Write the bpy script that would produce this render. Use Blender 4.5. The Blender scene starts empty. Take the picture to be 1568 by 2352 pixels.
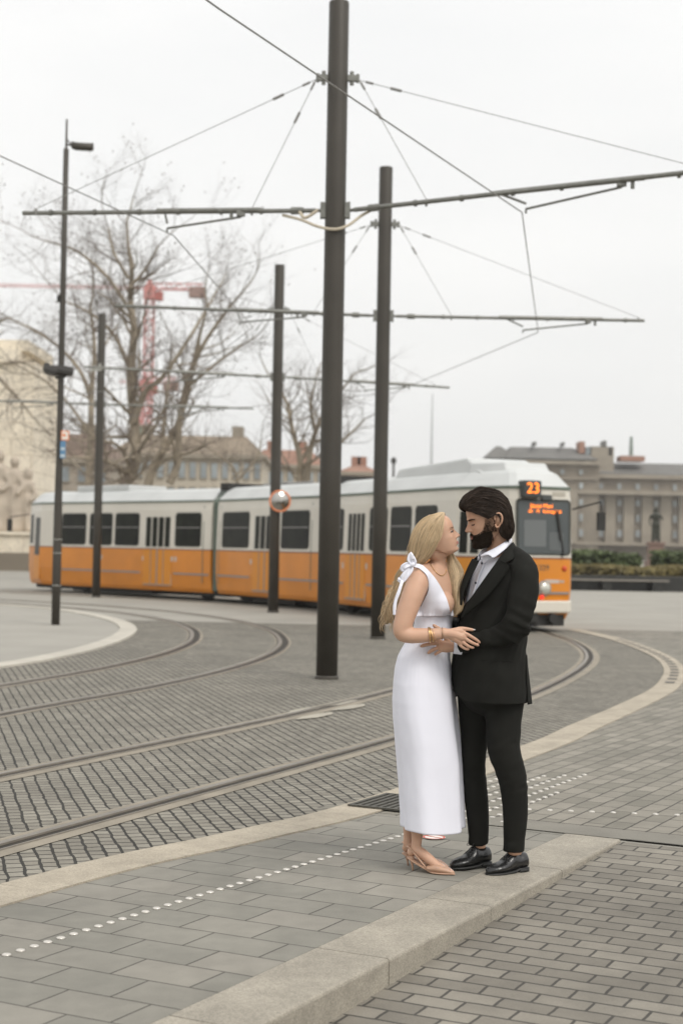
import bpy, bmesh, math, random
import numpy as np
from mathutils import Vector, Matrix, Quaternion
random.seed(7); rng = np.random.default_rng(7)
S = bpy.context.scene; COL = S.collection
PI = math.pi; R = math.radians
# ---------------------------------------------------------------- camera
CAM_H = 1.53; FPX = 3593.0; PITCH = math.atan(82/FPX); ROLL = R(1.05)
cd = bpy.data.cameras.new('camera'); cam = bpy.data.objects.new('camera', cd); COL.objects.link(cam)
cam.matrix_world = Matrix.Translation((0, 0, CAM_H)) @ Matrix.Rotation(PI/2+PITCH, 4, 'X') @ Matrix.Rotation(ROLL, 4, 'Z')
cd.sensor_fit = 'VERTICAL'; cd.sensor_height = 36; cd.lens = FPX/2352*36
cd.clip_start = .1; cd.clip_end = 4000
cd.dof.use_dof = True; cd.dof.focus_distance = 7.4; cd.dof.aperture_fstop = 2.8
S.camera = cam
# ---------------------------------------------------------------- sky, sun, exposure
w = bpy.data.worlds.new('World'); S.world = w; w.use_nodes = True
nt = w.node_tree; nt.nodes.clear(); N = nt.nodes.new; LK = nt.links.new
SUN_EL, SUN_AZ = R(50), R(140)      # azimuth clockwise from +Y: behind and right of the camera
sky = N('ShaderNodeTexSky'); sky.sky_type = 'NISHITA'; sky.sun_disc = False
sky.sun_elevation = SUN_EL; sky.sun_rotation = SUN_AZ; sky.dust_density = 4; sky.air_density = 1.5
hs = N('ShaderNodeHueSaturation'); hs.inputs['Saturation'].default_value = .15; LK(sky.outputs[0], hs.inputs['Color'])
bg1 = N('ShaderNodeBackground'); bg1.inputs[1].default_value = .05; LK(hs.outputs[0], bg1.inputs[0])
tc = N('ShaderNodeTexCoord'); sx = N('ShaderNodeSeparateXYZ'); LK(tc.outputs['Generated'], sx.inputs[0])
mr = N('ShaderNodeMapRange'); mr.inputs[1].default_value = .25; mr.inputs[2].default_value = 1.0
mr.inputs[3].default_value = .845; mr.inputs[4].default_value = 1.2; LK(sx.outputs[2], mr.inputs[0])
mp = N('ShaderNodeMapping'); mp.inputs['Scale'].default_value = (1.2, 1.2, 4); LK(tc.outputs['Generated'], mp.inputs[0])
nz = N('ShaderNodeTexNoise'); nz.inputs['Scale'].default_value = 2.2; nz.inputs['Detail'].default_value = 5; LK(mp.outputs[0], nz.inputs[0])
cr = N('ShaderNodeValToRGB'); LK(nz.outputs[0], cr.inputs[0])
cr.color_ramp.elements[0].position = .3; cr.color_ramp.elements[0].color = (.88, .88, .872, 1)
cr.color_ramp.elements[1].position = .7; cr.color_ramp.elements[1].color = (1.0, .99, .968, 1)
bg2 = N('ShaderNodeBackground'); LK(cr.outputs[0], bg2.inputs[0]); LK(mr.outputs[0], bg2.inputs[1])
ad = N('ShaderNodeAddShader'); LK(bg1.outputs[0], ad.inputs[0]); LK(bg2.outputs[0], ad.inputs[1])
wo = N('ShaderNodeOutputWorld'); LK(ad.outputs[0], wo.inputs[0])
sd = bpy.data.lights.new('sun', 'SUN'); sd.energy = 1.35; sd.angle = R(18); sd.color = (1, .95, .88)
sun = bpy.data.objects.new('sun', sd); COL.objects.link(sun)
sdir = Vector((math.sin(SUN_AZ)*math.cos(SUN_EL), math.cos(SUN_AZ)*math.cos(SUN_EL), math.sin(SUN_EL)))
sun.rotation_euler = sdir.to_track_quat('Z', 'Y').to_euler(); sun.location = (0, 0, 30)
S.view_settings.view_transform = 'Standard'; S.view_settings.look = 'None'; S.view_settings.exposure = 0; S.view_settings.gamma = 1
# ---------------------------------------------------------------- photograph point -> real point at a real depth
def ray(x, y):
    u, v = x-784.0, -(y-1176.0); c, s = math.cos(ROLL), math.sin(ROLL)
    u2, v2 = c*u-s*v, s*u+c*v; cp, sp = math.cos(PITCH), math.sin(PITCH)
    return (u2, FPX*cp-v2*sp, FPX*sp+v2*cp)
def gr(x, y, z=0.0):
    d = ray(x, y); t = (z-CAM_H)/d[2]; return (d[0]*t, d[1]*t)
def at(x, y, Y):
    d = ray(x, y); t = Y/d[1]; return Vector((d[0]*t, Y, CAM_H+d[2]*t))
# ---------------------------------------------------------------- materials
MATS = {}
def mat(name, col, rough=.6, metal=0.0, var=.0, vscale=8, bump=0.0, bscale=60, emit=0, alpha=None, spec=None, trans=0, coat=0, sheen=0, attr=None, sss=0, speck=0):
    if name in MATS: return MATS[name]
    m = bpy.data.materials.new(name); m.use_nodes = True; t = m.node_tree; b = t.nodes['Principled BSDF']
    c = (*col, 1); b.inputs['Base Color'].default_value = c; b.inputs['Roughness'].default_value = rough; b.inputs['Metallic'].default_value = metal
    if spec is not None: b.inputs['Specular IOR Level'].default_value = spec
    if trans: b.inputs['Transmission Weight'].default_value = trans
    if coat: b.inputs['Coat Weight'].default_value = coat
    if sheen: b.inputs['Sheen Weight'].default_value = sheen
    if sss:
        b.inputs['Subsurface Weight'].default_value = sss; b.inputs['Subsurface Radius'].default_value = (.012, .005, .003); b.inputs['Subsurface Scale'].default_value = 1.0
    tcn = t.nodes.new('ShaderNodeTexCoord')
    if emit: b.inputs['Emission Color'].default_value = c; b.inputs['Emission Strength'].default_value = emit
    if var:
        n = t.nodes.new('ShaderNodeTexNoise'); n.inputs['Scale'].default_value = vscale; n.inputs['Detail'].default_value = 6; t.links.new(tcn.outputs['Object'], n.inputs[0])
        r = t.nodes.new('ShaderNodeValToRGB'); t.links.new(n.outputs[0], r.inputs[0])
        r.color_ramp.elements[0].position = .3; r.color_ramp.elements[1].position = .7
        r.color_ramp.elements[0].color = (*[max(0, x*(1-var)) for x in col], 1); r.color_ramp.elements[1].color = (*[min(1, x*(1+var)) for x in col], 1)
        t.links.new(r.outputs[0], b.inputs['Base Color'])
    if speck:
        src = b.inputs['Base Color'].links[0].from_socket
        for sc_, am in ((330, speck), (120, speck*.7), (9, .08)):
            n = t.nodes.new('ShaderNodeTexNoise'); n.inputs['Scale'].default_value = sc_; n.inputs['Detail'].default_value = 3; t.links.new(tcn.outputs['Object'], n.inputs[0])
            q = t.nodes.new('ShaderNodeMapRange'); q.inputs[1].default_value = .35; q.inputs[2].default_value = .65; q.inputs[3].default_value = 1-am; q.inputs[4].default_value = 1+am; t.links.new(n.outputs[0], q.inputs[0])
            v = t.nodes.new('ShaderNodeVectorMath'); v.operation = 'SCALE'; t.links.new(src, v.inputs[0]); t.links.new(q.outputs[0], v.inputs['Scale']); src = v.outputs[0]
        t.links.new(src, b.inputs['Base Color'])
    if attr:
        a = t.nodes.new('ShaderNodeAttribute'); a.attribute_name = attr
        r = t.nodes.new('ShaderNodeValToRGB'); t.links.new(a.outputs['Fac'], r.inputs[0])
        r.color_ramp.elements[0].color = (*[x*.55 for x in col], 1); r.color_ramp.elements[1].color = (*[min(1, x*1.45) for x in col], 1)
        t.links.new(r.outputs[0], b.inputs['Base Color'])
    if bump:
        n = t.nodes.new('ShaderNodeTexNoise'); n.inputs['Scale'].default_value = bscale; n.inputs['Detail'].default_value = 4; t.links.new(tcn.outputs['Object'], n.inputs[0])
        bp = t.nodes.new('ShaderNodeBump'); bp.inputs['Strength'].default_value = bump; bp.inputs['Distance'].default_value = .01
        t.links.new(n.outputs[0], bp.inputs['Height']); t.links.new(bp.outputs[0], b.inputs['Normal'])
    MATS[name] = m; return m
def paving(name, c1, c2, joint, bw, bh, mortar, ang, off=(0, 0), wob=.006, wscale=3, bump=.6, granules=220, stain=.12, rough=.85, offset=.5, smooth=.12, jvar=0.0):
    m = bpy.data.materials.new(name); m.use_nodes = True; t = m.node_tree; b = t.nodes['Principled BSDF']; b.inputs['Roughness'].default_value = rough
    n = t.nodes.new; L = t.links.new
    tcn = n('ShaderNodeTexCoord'); mpn = n('ShaderNodeMapping'); mpn.vector_type = 'POINT'
    mpn.inputs['Rotation'].default_value = (0, 0, ang); mpn.inputs['Location'].default_value = (off[0], off[1], 0); L(tcn.outputs['Object'], mpn.inputs[0])
    wn = n('ShaderNodeTexNoise'); wn.inputs['Scale'].default_value = wscale; wn.inputs['Detail'].default_value = 3; L(mpn.outputs[0], wn.inputs[0])
    sb = n('ShaderNodeVectorMath'); sb.operation = 'SUBTRACT'; sb.inputs[1].default_value = (.5, .5, .5); L(wn.outputs['Color'], sb.inputs[0])
    sc = n('ShaderNodeVectorMath'); sc.operation = 'SCALE'; sc.inputs['Scale'].default_value = wob*4; L(sb.outputs[0], sc.inputs[0])
    ad = n('ShaderNodeVectorMath'); ad.operation = 'ADD'; L(mpn.outputs[0], ad.inputs[0]); L(sc.outputs[0], ad.inputs[1])
    br = n('ShaderNodeTexBrick'); br.offset = offset; br.offset_frequency = 2; br.inputs['Scale'].default_value = 1
    br.inputs['Brick Width'].default_value = bw; br.inputs['Row Height'].default_value = bh; br.inputs['Mortar Size'].default_value = mortar; br.inputs['Mortar Smooth'].default_value = smooth
    br.inputs['Color1'].default_value = (*c1, 1); br.inputs['Color2'].default_value = (*c2, 1); br.inputs['Mortar'].default_value = (*joint, 1); br.inputs['Bias'].default_value = -.1
    L(ad.outputs[0], br.inputs[0])
    g = n('ShaderNodeTexNoise'); g.inputs['Scale'].default_value = granules; g.inputs['Detail'].default_value = 3; L(tcn.outputs['Object'], g.inputs[0])
    s = n('ShaderNodeTexNoise'); s.inputs['Scale'].default_value = 1.1; s.inputs['Detail'].default_value = 7; s.inputs['Roughness'].default_value = .65; L(tcn.outputs['Object'], s.inputs[0])
    def mul(src, fac, amt):
        mrn = n('ShaderNodeMapRange'); mrn.inputs[1].default_value = .3; mrn.inputs[2].default_value = .7; mrn.inputs[3].default_value = 1-amt; mrn.inputs[4].default_value = 1+amt; L(fac, mrn.inputs[0])
        v = n('ShaderNodeVectorMath'); v.operation = 'SCALE'; L(src, v.inputs[0]); L(mrn.outputs[0], v.inputs['Scale']); return v.outputs[0]
    o = mul(br.outputs[0], g.outputs[0], .13); o = mul(o, s.outputs[0], stain)
    sn = n('ShaderNodeTexNoise'); sn.inputs['Scale'].default_value = 9; sn.inputs['Detail'].default_value = 4; L(tcn.outputs['Object'], sn.inputs[0]); o = mul(o, sn.outputs[0], .07)
    L(o, b.inputs['Base Color'])
    inv = n('ShaderNodeMath'); inv.operation = 'SUBTRACT'; inv.inputs[0].default_value = 1; L(br.outputs['Fac'], inv.inputs[1])
    gm = n('ShaderNodeMath'); gm.operation = 'MULTIPLY_ADD'; gm.inputs[1].default_value = .12; L(g.outputs[0], gm.inputs[0]); L(inv.outputs[0], gm.inputs[2])
    sm = n('ShaderNodeMath'); sm.operation = 'MULTIPLY_ADD'; sm.inputs[1].default_value = .5; L(sn.outputs[0], sm.inputs[0]); L(gm.outputs[0], sm.inputs[2])
    bp = n('ShaderNodeBump'); bp.inputs['Strength'].default_value = bump; bp.inputs['Distance'].default_value = .012; L(sm.outputs[0], bp.inputs['Height']); L(bp.outputs[0], b.inputs['Normal'])
    return m
# ---------------------------------------------------------------- mesh helpers
def mesh_obj(name, verts, faces, m=None, parent=None, smooth=False):
    me = bpy.data.meshes.new(name); me.from_pydata([tuple(v) for v in verts], [], [tuple(int(i) for i in f) for f in faces]); me.update()
    if smooth: me.polygons.foreach_set('use_smooth', [True]*len(me.polygons))
    o = bpy.data.objects.new(name, me); COL.objects.link(o)
    if m: me.materials.append(m)
    if parent is not None: o.parent = parent
    return o
class MB:
    def __init__(s): s.v = []; s.f = []; s.a = []
    def add(s, v, f, a=None):
        n = len(s.v); s.v += [tuple(p) for p in v]; s.f += [tuple(i+n for i in q) for q in f]
        if a is not None: s.a += [a]*len(v)
        return s
    def box(s, x0, x1, y0, y1, z0, z1, M=None):
        v = [Vector(p) for p in ((x0, y0, z0), (x1, y0, z0), (x1, y1, z0), (x0, y1, z0), (x0, y0, z1), (x1, y0, z1), (x1, y1, z1), (x0, y1, z1))]
        if M is not None: v = [M@p for p in v]
        return s.add(v, [(0, 3, 2, 1), (4, 5, 6, 7), (0, 1, 5, 4), (1, 2, 6, 5), (2, 3, 7, 6), (3, 0, 4, 7)])
    def cyl(s, a, b, r0, r1=None, n=12, caps=True):
        a, b = Vector(a), Vector(b); r1 = r0 if r1 is None else r1; d = (b-a).normalized()
        e = d.orthogonal().normalized(); g = d.cross(e)
        v = [a+(e*math.cos(2*PI*i/n)+g*math.sin(2*PI*i/n))*r0 for i in range(n)]+[b+(e*math.cos(2*PI*i/n)+g*math.sin(2*PI*i/n))*r1 for i in range(n)]
        f = [(i, (i+1) % n, n+(i+1) % n, n+i) for i in range(n)]
        if caps: f += [tuple(range(n-1, -1, -1)), tuple(range(n, 2*n))]
        return s.add(v, f)
    def tube(s, pts, rad, n=6, flat=1.0, side=None, attr=None, caps=True):
        P = [Vector(p) for p in pts]; k = len(P)
        if not hasattr(rad, '__len__'): rad = [rad]*k
        v = []; e = None
        for i in range(k):
            d = (P[min(i+1, k-1)]-P[max(i-1, 0)]).normalized()
            if e is None: e = (d.orthogonal() if side is None else (Vector(side)-d*Vector(side).dot(d))).normalized()
            else: e = (e-d*e.dot(d)).normalized()
            g = d.cross(e)
            fl = flat[i] if hasattr(flat, '__len__') else flat
            for j in range(n):
                t = 2*PI*j/n; v.append(P[i]+e*math.cos(t)*rad[i]*fl+g*math.sin(t)*rad[i])
        f = [(i*n+j, i*n+(j+1) % n, (i+1)*n+(j+1) % n, (i+1)*n+j) for i in range(k-1) for j in range(n)]
        if caps: f += [tuple(range(n-1, -1, -1)), tuple(range((k-1)*n, k*n))]
        return s.add(v, f, attr)
    def ell(s, c, r, M=None, nu=16, nv=10):
        v = []; c = Vector(c)
        for i in range(nv+1):
            p = PI*i/nv
            for j in range(nu):
                t = 2*PI*j/nu; q = Vector((r[0]*math.sin(p)*math.cos(t), r[1]*math.sin(p)*math.sin(t), r[2]*math.cos(p)))
                v.append(c+(M@q if M is not None else q))
        f = [(i*nu+j, (i+1)*nu+j, (i+1)*nu+(j+1) % nu, i*nu+(j+1) % nu) for i in range(nv) for j in range(nu)]
        return s.add(v, f)
    def rings(s, rs, closed=True, capa=True, capb=True):
        n = len(rs[0]); k = len(rs); v = [p for r in rs for p in r]
        f = [(i*n+j, i*n+(j+1) % n, (i+1)*n+(j+1) % n, (i+1)*n+j) for i in range(k-1) for j in range(n if closed else n-1)]
        if closed and capa: f.append(tuple(range(n-1, -1, -1)))
        if closed and capb: f.append(tuple(range((k-1)*n, k*n)))
        return s.add(v, f)
    def build(s, name, m=None, parent=None, smooth=False, origin=None):
        v = s.v
        if origin is not None: v = [(p[0]-origin[0], p[1]-origin[1], p[2]-origin[2]) for p in v]
        o = mesh_obj(name, v, s.f, m, parent, smooth)
        if origin is not None: o.location = origin
        if s.a and len(s.a) == len(s.v):
            at_ = o.data.attributes.new('lock', 'FLOAT', 'POINT'); at_.data.foreach_set('value', s.a)
        return o
def tag(o, label=None, cat=None, group=None, kind=None):
    if label: o['label'] = label
    if cat: o['category'] = cat
    if group: o['group'] = group
    if kind: o['kind'] = kind
    return o
def empty(name, loc=(0, 0, 0), rz=0):
    o = bpy.data.objects.new(name, None); COL.objects.link(o); o.location = loc; o.rotation_euler = (0, 0, rz); o.empty_display_size = .2; return o
def copy_tree(o, parent=None):
    c = o.copy(); COL.objects.link(c)
    if parent is not None: c.parent = parent
    for ch in list(o.children): copy_tree(ch, c)
    return c
def bevel(o, wd=.01, seg=2):
    md = o.modifiers.new('bevel', 'BEVEL'); md.width = wd; md.segments = seg; md.limit_method = 'ANGLE'; return o
def spline(P, per=12):
    P = [np.array(p, float) for p in P]; Q = [2*P[0]-P[1]]+P+[2*P[-1]-P[-2]]; out = []
    for i in range(1, len(Q)-2):
        for k in range(per):
            t = k/per; a, b, c, d = Q[i-1:i+3]
            out.append(.5*((2*b)+(c-a)*t+(2*a-5*b+4*c-d)*t*t+(3*b-a-3*c+d)*t**3))
    out.append(P[-1]); return np.array(out)
def offs(C, d):      # shift a plan curve sideways (left positive)
    T = np.gradient(C, axis=0); T /= np.linalg.norm(T, axis=1)[:, None]
    return C+np.c_[-T[:, 1], T[:, 0]]*d
def ribbon(mb, C, d0, d1, z0, z1=None, skirt=0):
    a = offs(C, d0); b = offs(C, d1); z1 = z0 if z1 is None else z1; n = len(C)
    v = [(p[0], p[1], z0) for p in a]+[(p[0], p[1], z1) for p in b]
    f = [(i, i+1, n+i+1, n+i) if d1 < d0 else (i, n+i, n+i+1, i+1) for i in range(n-1)]
    return mb.add(v, f)
# ================================================================ GROUND
KD = np.array([.462, .8869]); KN = np.array([.8869, -.462])     # along the platform kerb, and across it to the right
KE = np.array([1.51, 8.33])                                    # far end of the platform kerb, outer edge
KANG = math.atan2(KD[1], KD[0])
SLOPE = .031
asph = mat('pale_asphalt', (.29, .275, .24), .9, var=.10, vscale=.6, bump=.3, bscale=80)
# ground: level sheet, plus the pavement that falls away to the right of the kerb
def kp(a, b, z=0.0):      # a metres along the kerb from its end, b metres across to the right
    p = KE+KD*a+KN*b; return (p[0], p[1], z)
FARG = 3000
g = MB()
E0 = kp(0, 0); E1 = kp(0, 60); Bk = kp(-40, -.02); 
g.add([Bk, E0, E1, kp(FARG, 60), (FARG*1.2, FARG, 0), (FARG, FARG*1.3, 0), (-FARG, FARG*1.3, 0), (-FARG, -60, 0), (-60, -60, 0)], [(0, 1, 2, 3, 5, 6, 7, 8)])
g.add([E1, (FARG, E1[1], 0), (FARG, FARG, 0), kp(FARG, 60)], [(0, 1, 2, 3)])
g.build('ground', asph)
tag(bpy.data.objects['ground'], kind='structure')
brick = paving('brick_pavers', (.165, .150, .124), (.235, .215, .178), (.055, .05, .042), .205, .107, .0062, -(KANG-PI/2), off=(.03, .02), wob=.0035, wscale=9, bump=.7, stain=.22)
s = MB(); s.add([kp(0, -.02, 0), kp(-40, -.02, -40*SLOPE), kp(-40, 60, -40*SLOPE), kp(0, 60, 0)], [(0, 1, 2, 3)])
tag(s.build('pavement', brick), kind='structure')
# track centre lines
A1 = spline([(-7.5, -5.2), (-4.2, 2.3), (-1.68, 7.88), (.48, 12.69), (1.75, 15.9), (2.62, 18.6), (3.32, 21.3), (3.72, 23.6), (3.90, 25.9), (3.88, 28.3), (3.62, 31.2), (2.6, 34.8), (.9, 38.3), (-2.0, 42.2), (-6.0, 46.0), (-11.0, 49.2), (-18, 51.5), (-30, 53)], 10)
AC = offs(A1, .7175); A2 = offs(A1, 1.435)
B3 = spline([(-7.6, -1.0), (-5.2, 6.5), (-2.98, 13.85), (-2.16, 16.3), (-1.55, 18.6), (-1.12, 21.0), (-.93, 23.4), (-.98, 25.8), (-1.35, 28.8), (-2.3, 32.3), (-4.0, 35.8), (-6.8, 39.2), (-10.5, 42.0), (-16, 44.3), (-28, 46)], 10)
BC = offs(B3, .7175); B4 = offs(B3, 1.435)
KI = spline([(-6.0, -2.2), (-3.5, 2.9), (-1.48, 6.98), (-.58, 8.33), (.11, 9.42), (1.46, 12.3), (2.01, 13.7), (2.82, 15.75), (3.5, 17.6), (4.0, 19.4), (4.34, 21.0), (4.6, 22.9), (4.73, 25.2), (4.72, 27.9), (4.45, 30.8)], 10)
IK = spline([(-9.2, 0), (-6.6, 9.5), (-4.12, 18.6), (-3.65, 20.8), (-3.42, 23.2), (-3.42, 25.8), (-3.68, 28.4), (-4.4, 31.3), (-5.9, 34.9), (-7.8, 37.4), (-10.8, 39.6), (-16, 41.3), (-28, 42.4)], 10)
# setts between the island kerb and the platform kerb
sett = paving('granite_setts', (.175, .160, .130), (.245, .228, .188), (.019, .017, .012), .098, .083, .0082, R(-105), wob=.0075, wscale=8, bump=1.0, stain=.18, smooth=.3, granules=120)
s = MB()
def strip(mb, P, Q, z):
    n = len(P); mb.add([(p[0], p[1], z) for p in P]+[(q[0], q[1], z) for q in Q], [(i, n+i, n+i+1, i+1) for i in range(n-1)])
def resample(C, n):
    d = np.r_[0, np.cumsum(np.linalg.norm(np.diff(C, axis=0), axis=1))]; t = np.linspace(0, d[-1], n); return np.c_[np.interp(t, d, C[:, 0]), np.interp(t, d, C[:, 1])]
ik = IK[IK[:, 1] < 31.5]; ki = KI
strip(s, resample(ik, 120), resample(ki, 120), .004)
so = s.build('road', sett); tag(so, kind='structure')
# platform paving, upper right paving
plat = paving('platform_pavers', (.188, .180, .153), (.236, .220, .187), (.05, .045, .037), .335, .232, .0040, -(KANG-PI/2), off=(.1, .05), wob=.0022, wscale=4, bump=.45, stain=.18, granules=260)
ki2 = offs(KI, -.265)
s = MB()
near = resample(ki2[(ki2[:, 1] < 11.7)], 60)
kl = np.array([KE+KD*a+KN*(-.2) for a in np.linspace(-14, 0, 60)])
# quad strip from band edge to kerb line
strip(s, near[:], resample(np.array([kl[0], kl[-1]]), 60), .004)
tag(s.build('platform', plat), kind='structure')
upp = paving('long_pavers', (.168, .157, .128), (.248, .228, .190), (.05, .045, .037), .24, .125, .0055, -KANG, off=(.0, .03), wob=.004, wscale=4, bump=.6, stain=.14)
s = MB()
far = resample(ki2[(ki2[:, 1] > 9.3)], 60)
rr = np.array([KE+KD*a+KN*b for a, b in [(0.02, -1.6), (0.02, 30)]])
rim = np.array([[far[-1][0]+.2, far[-1][1]]]+[[18, 30], [40, 20]])
poly = [tuple(KE+KD*.03-KN*1.9)]+[tuple(p) for p in far]+[(8.5, 31), (9.5, 27.0), (30, 18.0)]+[tuple(KE+KD*.03+KN*30)]
s.add([(p[0], p[1], .0045) for p in poly], [tuple(range(len(poly)-1, -1, -1))])
tag(s.build('pavement', upp), kind='structure')
# drainage channel across the paving at the kerb's end
chan = mat('channel_stone', (.19, .178, .15), .85, var=.12, vscale=3, bump=.5, bscale=90)
s = MB(); s.add([kp(.03, -.9, .009), kp(.03, 14, .009), kp(.30, 14, .009), kp(.30, -.9, .009)], [(0, 1, 2, 3)])
tag(s.build('pavement', chan), kind='structure')
slot = mat('dark_joint', (.03, .028, .024), .9)
s = MB(); s.add([kp(.30, -.9, .011), kp(.30, 14, .011), kp(.311, 14, .011), kp(.311, -.9, .011)], [(0, 1, 2, 3)]); s.add([kp(.022, .02, .012), kp(.022, 14, .012), kp(.03, 14, .012), kp(.03, .02, .012)], [(0, 1, 2, 3)])
tag(s.build('pavement', slot), kind='structure')
# granite band beside the setts (blocks with joints)
gran = mat('beige_granite', (.36, .315, .245), .75, var=.14, vscale=2.2, speck=.22, bump=.35, bscale=320)
n_ = gran.node_tree; 
band = MB(); bb = resample(KI, 900)
L_ = np.r_[0, np.cumsum(np.linalg.norm(np.diff(bb, axis=0), axis=1))]; seg = 1.02; i0 = 0
while i0 < len(bb)-3:
    i1 = int(np.searchsorted(L_, L_[i0]+seg)); i1 = min(i1, len(bb)-1)
    C = bb[i0:i1+1].copy()
    if len(C) < 3: break
    # 5 mm open joint
    T = (C[1]-C[0])/np.linalg.norm(C[1]-C[0]); C[0] = C[0]+T*.004
    ribbon(band, C, 0.0, -.275, .012); a_ = offs(C, -.275); band.add([(p[0], p[1], .012) for p in a_]+[(p[0], p[1], -.01) for p in a_], [(i+1, i, len(a_)+i, len(a_)+i+1) for i in range(len(a_)-1)])
    i0 = i1
tag(band.build('kerb', gran), kind='structure')
# square dark inlays along the outer curve of the band
inl = mat('dark_inlay', (.09, .085, .075), .8)
s = MB(); cc = offs(bb, -.13); LL = L_
for i in range(len(cc)-6):
    if 18.2 < cc[i][1] < 27.5 and int(LL[i]/.52) != int(LL[i+1]/.52):
        j = i+max(2, int(.24/(LL[1]-LL[0]))); q = offs(bb, -.08)[i:j+1]; r_ = offs(bb, -.19)[i:j+1]
        strip(s, r_[::-1], q[::-1], .016)
tag(s.build('kerb', inl), kind='structure')
# island kerb and island paving
isl = mat('island_asphalt', (.30, .285, .25), .9, var=.08, vscale=.8, bump=.3, bscale=60)
s = MB(); left = np.c_[np.full(120, -60.0), resample(IK, 120)[:, 1]]
strip(s, left, resample(IK, 120), .006); tag(s.build('island', isl), kind='structure')
s = MB(); ribbon(s, IK, .30, 0, .03); ribbon(s, IK, .0, -.004, .03, -.01); ribbon(s, IK, .304, .30, .0, .03)
tag(s.build('kerb', mat('pale_granite', (.45, .42, .36), .75, var=.12, vscale=2, bump=.3, bscale=200)), kind='structure')
# lighter strip that crosses the tracks, and worn pale marks
pal = mat('pale_concrete', (.33, .305, .25), .85, var=.15, vscale=1.5, bump=.3)
def gstrip(name, pts, z, m, **k):
    s = MB(); s.add([(*gr(*p), z) for p in pts], [tuple(range(len(pts)))]); o = s.build(name, m); tag(o, kind='structure'); return o
# platform kerb blocks: each with its own slightly uneven length
kb = MB(); a = .0; lens = [.92, .90, 1.0, 1.0, 1.02, 1.02, 1.02, 1.02, 1.02, 1.02, 1.02, 1.02]; WK = .305
for i, Lk in enumerate(lens):
    a1 = a-Lk; g_ = .003; jit = random.uniform(-.0015, .0015); ch = .012
    prof = [(-WK, .0), (-WK, .012), (-ch, .012), (-.003, .012-ch*.35), (0, .012-ch), (0, -.45)]
    r0 = [kp(a-g_, b+(jit if b > -.1 else 0), z) for b, z in prof]; r1 = [kp(a1+g_, b+(jit if b > -.1 else 0), z) for b, z in prof]
    if i == 0: r0 = [kp(0.0, b, z) for b, z in prof]
    kb.rings([r0, r1], closed=False); kb.add(r0, [tuple(range(5, -1, -1))]); kb.add(r1, [tuple(range(6))])
    a = a1
tag(kb.build('kerb', mat('kerb_granite', (.30, .272, .222), .75, var=.14, vscale=2.5, speck=.25, bump=.4, bscale=330)), kind='structure')
# far slot between platform paving and the kerb blocks
s = MB(); s.add([kp(0, -WK-.006, .0095), kp(-14, -WK-.006, .0095), kp(-14, -WK-.001, .0095), kp(0, -WK-.001, .0095)], [(0, 1, 2, 3)]); tag(s.build('platform', slot), kind='structure')
# ================================================================ RAILS
steel = mat('worn_rail_steel', (.27, .24, .20), .38, .85, var=.15, vscale=6)
grime_shade = mat('groove_grime_shade', (.022, .016, .008), .7, .2, var=.3, vscale=9)  # flat groove: brown grime, darkened so its colour carries the shade of the depth
conc = mat('track_concrete', (.245, .215, .168), .85, var=.16, vscale=3, bump=.5, bscale=70)
def rail(C, left, label, bw=1.0):     # left: +1 when the groove lies on the left of the running head
    e = empty('tram_rail', (C[20][0], C[20][1], 0)); tag(e, label, 'tram rail', 'tram rails set in the paving')
    o = Vector(e.location)
    k_ = 1.0 if bw >= 1 else 1.45
    for nm, m, rows in (('rail_head', steel, [(-.026, .018, .020, .020), (-.028, -.026, .010, .020), (.018, .020, .020, .0095)]),
                        ('groove', grime_shade, [(.020, .085, .0095, .0095), (-.042, -.028, .0100, .0100)]),
                        ('keeper_flange', steel, [(.085, .087, .0095, .018), (.087, .095, .018, .018), (.095, .097, .018, .010)]),
                        ('concrete_band', conc, [(-.042-.065*bw, -.042, .008, .0105), (.097, .097+.085*bw, .0105, .008)])):
        mb = MB()
        for d0, d1, z0, z1 in rows:
            d0 *= k_; d1 *= k_
            if d0*left > d1*left: ribbon(mb, C, d0*left, d1*left, z0, z1)
            else: ribbon(mb, C, d1*left, d0*left, z1, z0)
        ob = mb.build(nm, m, e, origin=None); ob.location = (-o.x, -o.y, 0)
rail(A1, -1, 'outer rail of the near tram track, closest to the platform, with a wide shade-darkened groove')
rail(A2, -1, 'inner rail of the near tram track running left of the couple to pale joint plates')
rail(B3, -1, 'outer rail of the far tram track sweeping round in front of the dark poles', .25)
rail(B4, -1, 'innermost rail of the far tram track curving beside the pale island kerb', .3)
# pale joint plates on the near inner rail
for i, ((px, py), sd_) in enumerate([((695, 1634), 1), ((722, 1648), -1), ((778, 1618), 1), ((800, 1628), -1)]):
    c = gr(px, py); e = MB(); d = np.array([.42, .907]); nn = np.array([-.907, .42]); c = np.array(c)
    e.add([(*(c+d*a_+nn*b_), .0135) for a_, b_ in [(-.36, -.02*sd_), (-.1, .075*sd_), (.22, .075*sd_), (.42, -.02*sd_), (.2, -.07*sd_), (-.12, -.07*sd_)]], [tuple(range(6)) if sd_ < 0 else tuple(range(5, -1, -1))])
    tag(e.build('joint_plate', pal), ('pale plate on the far side of the rail, left of the pair', 'pale plate on the near side of the rail, left of the pair', 'pale plate on the far side of the rail, nearer the dress', 'pale plate on the near side of the rail, nearer the dress')[i], 'rail plate', 'pale plates beside the near inner rail')
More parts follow.
